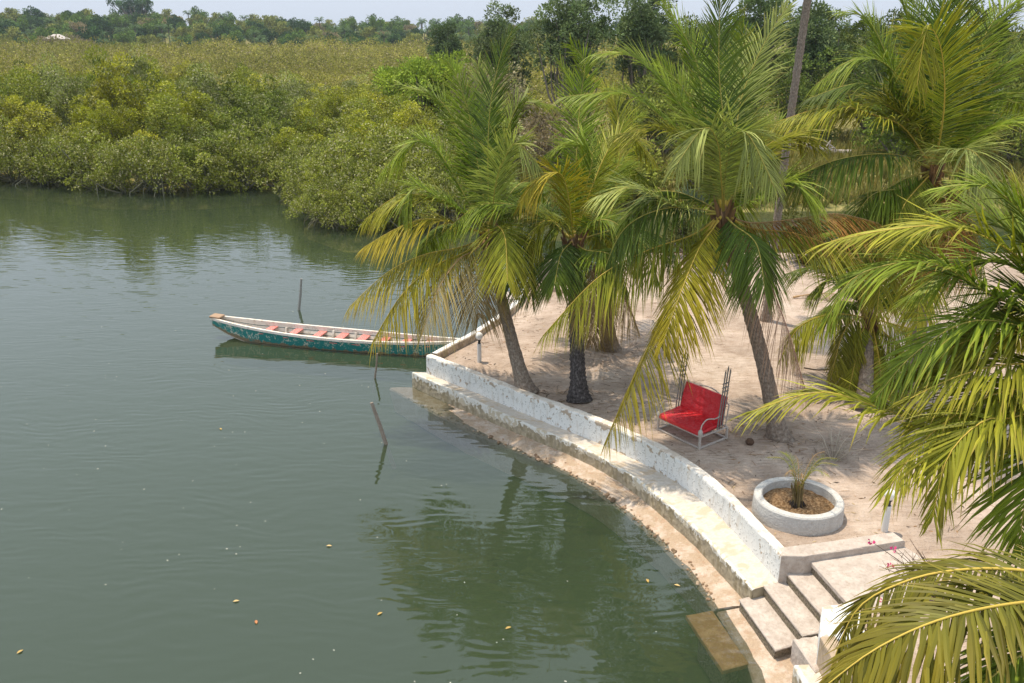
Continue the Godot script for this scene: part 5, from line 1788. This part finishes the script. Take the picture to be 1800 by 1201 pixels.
func build_mangroves() -> void:
	var r := RandomNumberGenerator.new()
	r.seed = 41
	var looks := [
		["yellow-green mangrove tree with a bright bushy top in the bank across the creek", "bright mangrove trees across the creek", Color(0.181, 0.215, 0.018), Color(0.370, 0.369, 0.026), 0.05],
		["olive mangrove tree with a rounded top in the bank across the creek", "olive mangrove trees across the creek", Color(0.143, 0.180, 0.020), Color(0.293, 0.310, 0.032), 0.08],
		["dark green mangrove tree in the bank across the creek", "dark mangrove trees across the creek", Color(0.095, 0.136, 0.016), Color(0.207, 0.240, 0.025), 0.05],
		["grey-green silvery mangrove tree in the bank across the creek", "grey-green mangrove trees across the creek", Color(0.147, 0.180, 0.041), Color(0.284, 0.310, 0.077), 0.2],
		["golden-olive ragged mangrove tree in the bank across the creek", "golden mangrove trees across the creek", Color(0.198, 0.210, 0.020), Color(0.379, 0.360, 0.029), 0.07],
	]
	var tall := []
	for k in 5:
		var lk: Array = looks[k]
		tall.append(bushy("mangrove_tree", lk[0], "mangrove", {"seed": 100 + k, "clumps": 44, "width": 4.3, "height": 6.4, "low": 0.1, "clump": 0.56, "leaves": 175, "leaf": 0.16, "a": lk[2], "b": lk[3], "odd": Color(0.36, 0.34, 0.20, lk[4]), "mat": M.mangrove, "ragged": 0.16, "cone": 0.42, "group": lk[1], "bark": Color(0.224, 0.220, 0.153), "hollow": 0.65}))
	var low := []
	for k in 4:
		low.append(bushy("mangrove_bush", "low mangrove bush overhanging the creek on grey prop roots" if k == 3 else "low leafy mangrove bush trailing into the creek water", "mangrove", {"seed": 200 + k, "clumps": 52, "width": 4.4, "height": 3.3, "low": 0.2 if k == 3 else 0.03, "clump": 0.5, "leaves": 140, "leaf": 0.135, "a": Color(0.156, 0.190, 0.025), "b": Color(0.327, 0.340, 0.045), "odd": Color(0.42, 0.39, 0.22, 0.14), "mat": M.mangrove, "ragged": 0.1, "roots": 26 if k == 3 else 2, "group": "root-propped mangrove bushes along the creek edge" if k == 3 else "leafy mangrove bushes along the creek edge", "bark": Color(0.173, 0.165, 0.108), "hollow": 0.55}))
	# front row along the shore
	var placed := 0
	var x := -46.0
	var used_low := 0
	var spots := []
	while x < -12.0:
		spots.append([x, shore(x) + r.randf_range(-0.6, 0.2), r.randf_range(0.8, 1.15)])
		x += r.randf_range(1.9, 2.7)
	# the point that juts out to the right
	for q in [[-11.9, -51.0, 0.95], [-10.9, -48.6, 0.9], [-9.9, -46.4, 0.85], [-9.4, -44.1, 0.75], [-8.0, -43.0, 0.72], [-6.6, -42.9, 0.78], [-5.0, -43.3, 0.8], [-7.6, -45.6, 0.95], [-5.7, -45.8, 1.0], [-9.0, -48.8, 1.05], [-7.0, -48.6, 1.1], [-3.2, -44.2, 0.8], [-3.9, -47.0, 1.05], [-10.4, -52.0, 1.1], [-7.9, -51.8, 1.15], [-5.2, -50.6, 1.2], [-1.2, -45.5, 0.75], [-1.8, -48.5, 0.9]]:
		spots.append(q)
	for s in spots:
		var src: Node3D = low[used_low % 4]
		var size := Vector3(1, r.randf_range(0.85, 1.1), 1) * float(s[2])
		var at := Vector3(s[0], maxf(land(s[0], s[1]), -0.15) - 0.05, s[1])
		var lab := "low yellow-green mangrove bush on the point jutting towards the palms" if float(s[0]) > -12.0 else ""
		var grp := "mangrove bushes on the point" if float(s[0]) > -12.0 else ""
		if used_low < 4:
			src.transform = Transform3D(Basis(Vector3.UP, r.randf() * TAU).scaled_local(size), at)
		else:
			copy_of(src, at, r.randf() * TAU, size, lab, grp)
		used_low += 1
	# taller trees behind
	var z := 0.0
	var d := 1.8
	while d < 46.0:
		var xx := -58.0 - d * 0.35
		while xx < 2.0 - d * 0.02:
			var px := xx + r.randf_range(-0.9, 0.9)
			var pz := minf(shore(px), -52.5 if px < -9.0 else shore(px) - 5.0) - d + r.randf_range(-0.8, 0.8)
			var tallness := lerpf(0.72, 1.08, smoothstep(1.0, 9.0, d)) * lerpf(0.78, 1.12, smoothstep(-4.0, -34.0, px)) * lerpf(1.0, 0.8, smoothstep(18.0, 40.0, d))
			if r.randf() < 0.2:
				tallness *= 1.1
			elif r.randf() < 0.2:
				tallness *= 0.8
			var wide := r.randf_range(0.85, 1.15) * lerpf(0.9, 1.2, d / 40.0)
			var size := Vector3(wide, tallness * r.randf_range(0.78, 0.98), wide)
			var at := Vector3(px, land(px, pz) - 0.05, pz)
			if placed < 5:
				tall[placed].transform = Transform3D(Basis(Vector3.UP, r.randf() * TAU).scaled_local(size), at)
			elif placed < 292:
				copy_of(tall[r.randi() % 5], at, r.randf() * TAU, size)
			placed += 1
			xx += r.randf_range(3.3, 4.6) * lerpf(1.0, 1.5, d / 40.0)
		d += lerpf(2.6, 5.2, d / 40.0)
	print("mangrove trees ", placed, " bushes ", used_low)
	# the wide flat of lower mangrove beyond: one mass
	var cr := RandomNumberGenerator.new()
	cr.seed = 55
	var cl := []
	for k in 26:
		cl.append([Vector3(cr.randfn() * 1.1, absf(cr.randfn()) * 0.8 + 0.9, cr.randfn() * 1.1), cr.randf_range(0.5, 0.9), 46])
	var cm := leafy(cl, 0.24, Color(0.20, 0.205, 0.04), Color(0.38, 0.35, 0.075), cr, 0.6, 0.4, Color(0.36, 0.30, 0.18, 0.15)).mesh()
	cm.surface_set_material(0, M.far_leaf)
	var xf := []
	var tone := noise(61, 0.012, 3)
	var col := []
	z = -96.0
	while z > -300.0:
		var half := -z * 0.64 + 10.0
		var px := -half
		while px < minf(half, 40.0):
			var qx := px + cr.randf_range(-1, 1)
			var qz := z + cr.randf_range(-1, 1)
			if qz < shore(qx) - 50.0:
				var s := cr.randf_range(0.8, 1.3) * lerpf(1.0, 1.9, smoothstep(-100.0, -300.0, z))
				var hh := s * lerpf(0.55, 1.15, clampf(tone.get_noise_2d(qx, qz * 2.0) + 0.5, 0, 1))
				xf.append(Transform3D(Basis(Vector3.UP, cr.randf() * TAU).scaled_local(Vector3(s, hh, s)), Vector3(qx, land(qx, qz) - 0.2, qz)))
				var tt := clampf(tone.get_noise_2d(qx + 300.0, qz * 2.0) + 0.5, 0, 1)
				col.append(Color(0.85, 0.85, 0.85).lerp(Color(1.25, 1.2, 1.2), tt))
			px += lerpf(2.8, 6.0, smoothstep(-100.0, -300.0, z)) * cr.randf_range(0.8, 1.2)
		z -= lerpf(2.8, 8.0, smoothstep(-100.0, -300.0, z))
	var mm := MultiMesh.new()
	mm.transform_format = MultiMesh.TRANSFORM_3D
	mm.use_colors = true
	mm.mesh = cm
	mm.instance_count = xf.size()
	for k in xf.size():
		mm.set_instance_transform(k, xf[k])
		mm.set_instance_color(k, col[k])
	var mi := MultiMeshInstance3D.new()
	mi.name = "mangrove_flat"
	mi.multimesh = mm
	mi.material_override = M.far_leaf
	mi.set_meta("kind", "stuff")
	mi.set_meta("label", "wide flat of low mangrove scrub beyond the tall bank")
	mi.set_meta("category", "mangrove scrub")
	add_child(mi)
	print("scrub ", xf.size())

func small_palm(seed_: int) -> Node3D:
	var r := RandomNumberGenerator.new()
	r.seed = seed_
	var t := thing("oil_palm", "distant oil palm with a dark drooping crown in the far forest", "palm tree", Vector3.ZERO, "oil palms in the far forest")
	var b := MB.new()
	b.col = Color(0.13, 0.11, 0.09)
	b.tube([Vector3(0, -0.5, 0), Vector3(0, 4.0, 0), Vector3(0, 8.0, 0)], [0.35, 0.26, 0.24], 7)
	part("trunk", b, twig_mat, t)
	var c := MB.new()
	for k in 24:
		var a := k * 2.4
		var d := Vector3(cos(a), 0, sin(a))
		var el := r.randf_range(-0.4, 1.25)
		var L := r.randf_range(2.8, 3.8)
		var p1 := Vector3(0, 8, 0) + (d * cos(el) + Vector3.UP * sin(el)) * L * 0.5
		var p2 := p1 + (d * cos(el - 0.9) + Vector3.UP * sin(el - 0.9)) * L * 0.5
		var tone := r.randf_range(0.7, 1.2)
		c.col = Color(0.085, 0.14, 0.05) * tone
		var w := d.cross(Vector3.UP) * 0.5
		for q in 8:
			var t0 := q / 8.0
			var p := Vector3(0, 8, 0).lerp(p1, minf(1, t0 * 2)) if t0 < 0.5 else p1.lerp(p2, t0 * 2 - 1)
			for sg in [-1.0, 1.0]:
				c.col = Color(0.085, 0.14, 0.05) * tone * r.randf_range(0.7, 1.4)
				c.tri(p, p + w * sg * 1.3 + d * 0.4 - Vector3.UP * 0.45, p + d * 0.28)
	part("crown", c, M.far_leaf, t)
	return t

func build_far_bank() -> void:
	var r := RandomNumberGenerator.new()
	r.seed = 71
	var kinds := [
		["broadleaf_tree", "distant rounded mid-green tree in the far forest", "mid-green trees in the far forest", Color(0.08, 0.145, 0.03), Color(0.17, 0.245, 0.05)],
		["dark_tree", "distant dark green bushy tree in the far forest", "dark green trees in the far forest", Color(0.04, 0.09, 0.03), Color(0.085, 0.145, 0.045)],
		["pale_tree", "distant yellowish green loose-crowned tree in the far forest", "yellowish trees in the far forest", Color(0.17, 0.20, 0.045), Color(0.30, 0.30, 0.08)],
		["dry_tree", "distant brownish half-bare tree in the far forest", "brownish trees in the far forest", Color(0.22, 0.18, 0.10), Color(0.33, 0.27, 0.17)],
	]
	var protos := []
	for k in 4:
		var kd: Array = kinds[k]
		protos.append(bushy(kd[0], kd[1], "tree", {"seed": 300 + k, "clumps": 46, "width": 10.0, "height": 9.0, "low": 0.18, "clump": 1.25, "leaves": 70, "leaf": 0.62, "a": kd[3], "b": kd[4], "mat": M.far_leaf, "ragged": 0.13, "group": kd[2], "stem": 0.35, "slim": 0.7, "hollow": 0.5 if k < 3 else 0.2}))
	var palm := [small_palm(5), small_palm(6)]
	var used_first := {}
	var count := 0
	# rows of trees up the slope
	for row in 10:
		var z := -302.0 - row * 17.0
		var x := -220.0 - row * 11.0
		while x < 200.0:
			var px := x + r.randf_range(-3, 3)
			var pz := z + r.randf_range(-6, 6)
			var k := r.randi() % 13
			var left := smoothstep(-70.0, -190.0, px)
			var s := r.randf_range(0.5, 0.9) * (1.0 + 0.15 * left)
			var src: Node3D
			var key := 0
			if k < 3:
				key = 4 + k % 2
				src = palm[k % 2]
				s = r.randf_range(0.6, 0.9)
			else:
				key = [0, 0, 0, 1, 1, 1, 2, 2, 2, 3][k - 3]
				src = protos[key]
			var at := Vector3(px, land(px, pz) - 0.3, pz)
			var size := Vector3(s, s * r.randf_range(0.85, 1.15), s)
			if not used_first.has(key):
				used_first[key] = true
				src.transform = Transform3D(Basis(Vector3.UP, r.randf() * TAU).scaled_local(size), at)
			else:
				copy_of(src, at, r.randf() * TAU, size)
			count += 1
			x += r.randf_range(5.0, 9.5) if x < 30.0 else r.randf_range(14.0, 22.0)
	print("far trees ", count)
	# the one great tree that stands over the far forest
	var g := bushy("kapok_tree", "single great tall tree standing high above the far forest line", "tree", {"seed": 340, "clumps": 95, "width": 16.5, "height": 16.5, "low": 0.40, "clump": 1.15, "leaves": 85, "leaf": 0.6, "a": Color(0.045, 0.095, 0.04), "b": Color(0.11, 0.18, 0.075), "mat": M.far_leaf, "ragged": 0.12, "stem": 0.8, "cone": -0.25, "slim": 0.7})
	g.position = Vector3(-176.0, land(-176, -440) - 0.5, -440.0)
	# pink-washed house at the forest edge
	var hp := Vector3(-148.0, 4.6, -305.0)
	var h := thing("house", "small pinkish house with a pale hipped roof at the forest edge", "house", hp)
	var wb := MB.new()
	wb.box(Vector3(0, 0.5, 0), Vector3(5.2, 5.0, 4.2), Basis.IDENTITY, 0.03)
	part("wall", wb, mat(lin(0.62, 0.46, 0.38), 0.9), h)
	var rb := MB.new()
	rb.quad(Vector3(-3.2, 2.9, 2.7), Vector3(3.2, 2.9, 2.7), Vector3(1.0, 4.4, 0), Vector3(-1.0, 4.4, 0), Vector3(0, 1, 1))
	rb.quad(Vector3(-3.2, 2.9, -2.7), Vector3(3.2, 2.9, -2.7), Vector3(1.0, 4.4, 0), Vector3(-1.0, 4.4, 0), Vector3(0, 1, -1))
	rb.quad(Vector3(-3.2, 2.9, 2.7), Vector3(-3.2, 2.9, -2.7), Vector3(-1.0, 4.4, 0), Vector3(-1.0, 4.4, 0), Vector3(-1, 1, 0))
	rb.quad(Vector3(3.2, 2.9, 2.7), Vector3(3.2, 2.9, -2.7), Vector3(1.0, 4.4, 0), Vector3(1.0, 4.4, 0), Vector3(1, 1, 0))
	part("roof", rb, mat(lin(0.45, 0.40, 0.36), 0.8), h)
	for k in 2:
		var win := MB.new()
		win.box(Vector3(-1.3 + 2.6 * k, 1.6, 2.12), Vector3(0.9, 1.0, 0.06), Basis.IDENTITY, 0.01)
		part("window", win, mat(lin(0.06, 0.05, 0.05), 0.4), h)

func build_right_bank() -> void:
	# [kind, x px-free position, z, height, width, colours...] trees behind the inlet, each one its own
	var specs := [
		["green_bush", "bright lime-green bush at the edge of the mangrove", Vector2(-6.3, -70.0), 7.4, 7.5, Color(0.165, 0.247, 0.033), Color(0.330, 0.396, 0.049), 0.45, 0.05],
		["grey_shrub", "grey-brown half-bare thorn shrub right of the lime-green bush", Vector2(-1.5, -66.0), 7.2, 6.5, Color(0.198, 0.173, 0.099), Color(0.363, 0.314, 0.181), 0.3, 0.1],
		["slender_tree", "small round-headed tree behind the lime-green bush", Vector2(-8.5, -118.0), 10.4, 3.6, Color(0.074, 0.116, 0.049), Color(0.148, 0.198, 0.083), 0.4, 0.15],
		["slender_tree", "loose two-headed tree standing over the grey thorn shrub", Vector2(-0.8, -84.0), 11.6, 5.0, Color(0.083, 0.124, 0.053), Color(0.198, 0.239, 0.107), 0.3, 0.2],
		["slender_tree", "largest dense grey-green tree left of the tallest palm crown", Vector2(5.0, -77.0), 12.6, 6.2, Color(0.083, 0.132, 0.049), Color(0.214, 0.264, 0.116), 0.35, 0.14],
		["slender_tree", "grey-green tree half hidden behind the tallest palm crown", Vector2(11.2, -80.0), 12.6, 4.8, Color(0.083, 0.132, 0.049), Color(0.198, 0.247, 0.107), 0.35, 0.16],
		["slender_tree", "grey-green tree seen between the palm crown and the tall bare trunk", Vector2(20.5, -78.0), 12.0, 5.5, Color(0.074, 0.124, 0.046), Color(0.181, 0.239, 0.091), 0.35, 0.16],
		["slender_tree", "leafy grey-green tree touching the left side of the tall bare trunk", Vector2(24.5, -76.0), 11.3, 5.0, Color(0.083, 0.132, 0.049), Color(0.198, 0.247, 0.099), 0.4, 0.14],
		["green_bush", "dark green thicket right of the tall bare trunk", Vector2(29.5, -70.0), 9.0, 7.0, Color(0.074, 0.124, 0.033), Color(0.165, 0.214, 0.049), 0.2, 0.1],
		["green_bush", "olive thicket behind the palm with coconuts", Vector2(35.5, -72.0), 9.6, 7.5, Color(0.099, 0.140, 0.033), Color(0.214, 0.247, 0.049), 0.2, 0.1],
		["green_bush", "yellowish thicket at the right end of the far bank", Vector2(42.0, -74.0), 9.0, 8.0, Color(0.116, 0.157, 0.033), Color(0.247, 0.272, 0.049), 0.2, 0.1],
		["grey_shrub", "dry brown shrub below the grey-green trees", Vector2(3.0, -60.0), 4.6, 6.0, Color(0.247, 0.198, 0.116), Color(0.396, 0.314, 0.198), 0.1, 0.1],
		["green_bush", "olive bush between the dry shrub and the palm crowns", Vector2(10.0, -62.0), 5.6, 7.0, Color(0.132, 0.165, 0.033), Color(0.264, 0.289, 0.058), 0.1, 0.1],
		["green_bush", "olive bush behind the tallest palm crown", Vector2(16.0, -70.0), 6.8, 7.0, Color(0.116, 0.157, 0.036), Color(0.247, 0.281, 0.058), 0.1, 0.1],
		["green_bush", "low bright bush right of the fallen grey log", Vector2(26.5, -61.0), 4.2, 5.0, Color(0.132, 0.198, 0.033), Color(0.264, 0.330, 0.049), 0.1, 0.1],
		["green_bush", "low olive bush at the water behind the coconut palms", Vector2(5.5, -49.0), 3.4, 5.5, Color(0.148, 0.181, 0.033), Color(0.314, 0.330, 0.058), 0.1, 0.1],
		["green_bush", "low yellow-green bush at the inlet edge behind the bench", Vector2(11.5, -50.5), 3.2, 5.0, Color(0.165, 0.198, 0.033), Color(0.330, 0.346, 0.058), 0.1, 0.1],
		["low_bush", "low green bush on the back edge of the sand beside the fallen frond", Vector2(11.6, -32.6), 1.8, 3.4, Color(0.06, 0.07, 0.015), Color(0.13, 0.13, 0.025), 0.05, 0.1],
		["low_bush", "low spreading bush behind the short palm at the back of the sand", Vector2(15.0, -32.2), 1.9, 3.6, Color(0.055, 0.065, 0.015), Color(0.12, 0.12, 0.025), 0.05, 0.1],
		["low_bush", "small dark bush at the far sand edge behind the leaning palm with the pink frond", Vector2(7.2, -33.0), 1.5, 3.2, Color(0.05, 0.065, 0.015), Color(0.11, 0.12, 0.025), 0.05, 0.1],
		["green_bush", "rounded olive bush on the inlet bank behind the tall palm", Vector2(33.0, -58.0), 5.0, 7.0, Color(0.132, 0.165, 0.033), Color(0.264, 0.289, 0.049), 0.1, 0.1],
		["green_bush", "tall olive thicket behind the dark green thicket", Vector2(31.5, -80.0), 10.5, 8.0, Color(0.08, 0.12, 0.03), Color(0.18, 0.21, 0.05), 0.1, 0.1],
		["green_bush", "tall dark thicket between the two grey-green trees", Vector2(16.0, -84.0), 9.5, 8.0, Color(0.07, 0.11, 0.03), Color(0.16, 0.2, 0.05), 0.1, 0.1],
		["green_bush", "dense thicket under the leafy tree by the tall bare trunk", Vector2(23.0, -72.0), 7.2, 7.5, Color(0.08, 0.12, 0.025), Color(0.18, 0.22, 0.045), 0.05, 0.1],
		["green_bush", "wide grey-green thicket behind the palm with coconuts", Vector2(39.5, -80.0), 10.5, 9.0, Color(0.08, 0.12, 0.03), Color(0.18, 0.21, 0.05), 0.1, 0.1],
	]
	for k in specs.size():
		var s: Array = specs[k]
		var big: float = s[3] * s[4]
		var t := bushy(s[0], s[1], "tree" if s[0] == "slender_tree" else "bush", {"seed": 400 + k, "clumps": int(34 + big * 0.9), "width": s[4], "height": s[3], "low": s[7], "clump": 0.32 if s[3] < 2.0 else (0.7 if s[0] != "green_bush" else 0.85), "leaves": 170 if s[0] != "grey_shrub" else 90, "leaf": 0.25 if s[3] > 2.0 else 0.12, "a": s[5], "b": s[6], "mat": M.far_leaf, "ragged": s[8], "stem": 0.2, "hollow": 0.3, "slim": 0.5, "bark": Color(0.24, 0.2, 0.17)})
		t.position = Vector3(s[2].x, (land(s[2].x, s[2].y) if s[2].y < -40.0 else sand_y(s[2].x, s[2].y)) - 0.1, s[2].y)
	# grass of the clearing, one mass
	var r := RandomNumberGenerator.new()
	r.seed = 88
	var gb := MB.new()
	for k in 9:
		var a := r.randf() * TAU
		var d := Vector3(cos(a), 0, sin(a)) * r.randf_range(0.05, 0.3)
		gb.col = Color(0.19, 0.18, 0.05) * r.randf_range(0.7, 1.3)
		var h := r.randf_range(0.3, 0.7)
		var w := Vector3(-d.z, 0, d.x).normalized() * 0.04
		gb.tri(d * 0.3 - w, d * 0.3 + w, d * 1.4 + Vector3.UP * h)
	var gm := gb.mesh()
	var mm := MultiMesh.new()
	mm.transform_format = MultiMesh.TRANSFORM_3D
	mm.use_colors = true
	mm.mesh = gm
	var xf := []
	while xf.size() < 9000:
		var x := r.randf_range(-2.0, 60.0)
		var z := shore(x) - 1.2 - absf(r.randfn()) * 14.0
		var s := r.randf_range(0.6, 1.5)
		xf.append(Transform3D(Basis(Vector3.UP, r.randf() * TAU).scaled(Vector3(s, s, s)), Vector3(x, land(x, z) - 0.05, z)))
	mm.instance_count = xf.size()
	for k in xf.size():
		mm.set_instance_transform(k, xf[k])
		var q := r.randf()
		mm.set_instance_color(k, Color(0.7, 0.85, 0.6).lerp(Color(1.5, 1.25, 1.2), q))
	var mi := MultiMeshInstance3D.new()
	mi.name = "grass"
	mi.multimesh = mm
	mi.material_override = M.far_leaf
	mi.set_meta("kind", "stuff")
	mi.set_meta("label", "yellowish rough grass on the clearing beyond the inlet")
	mi.set_meta("category", "grass")
	add_child(mi)
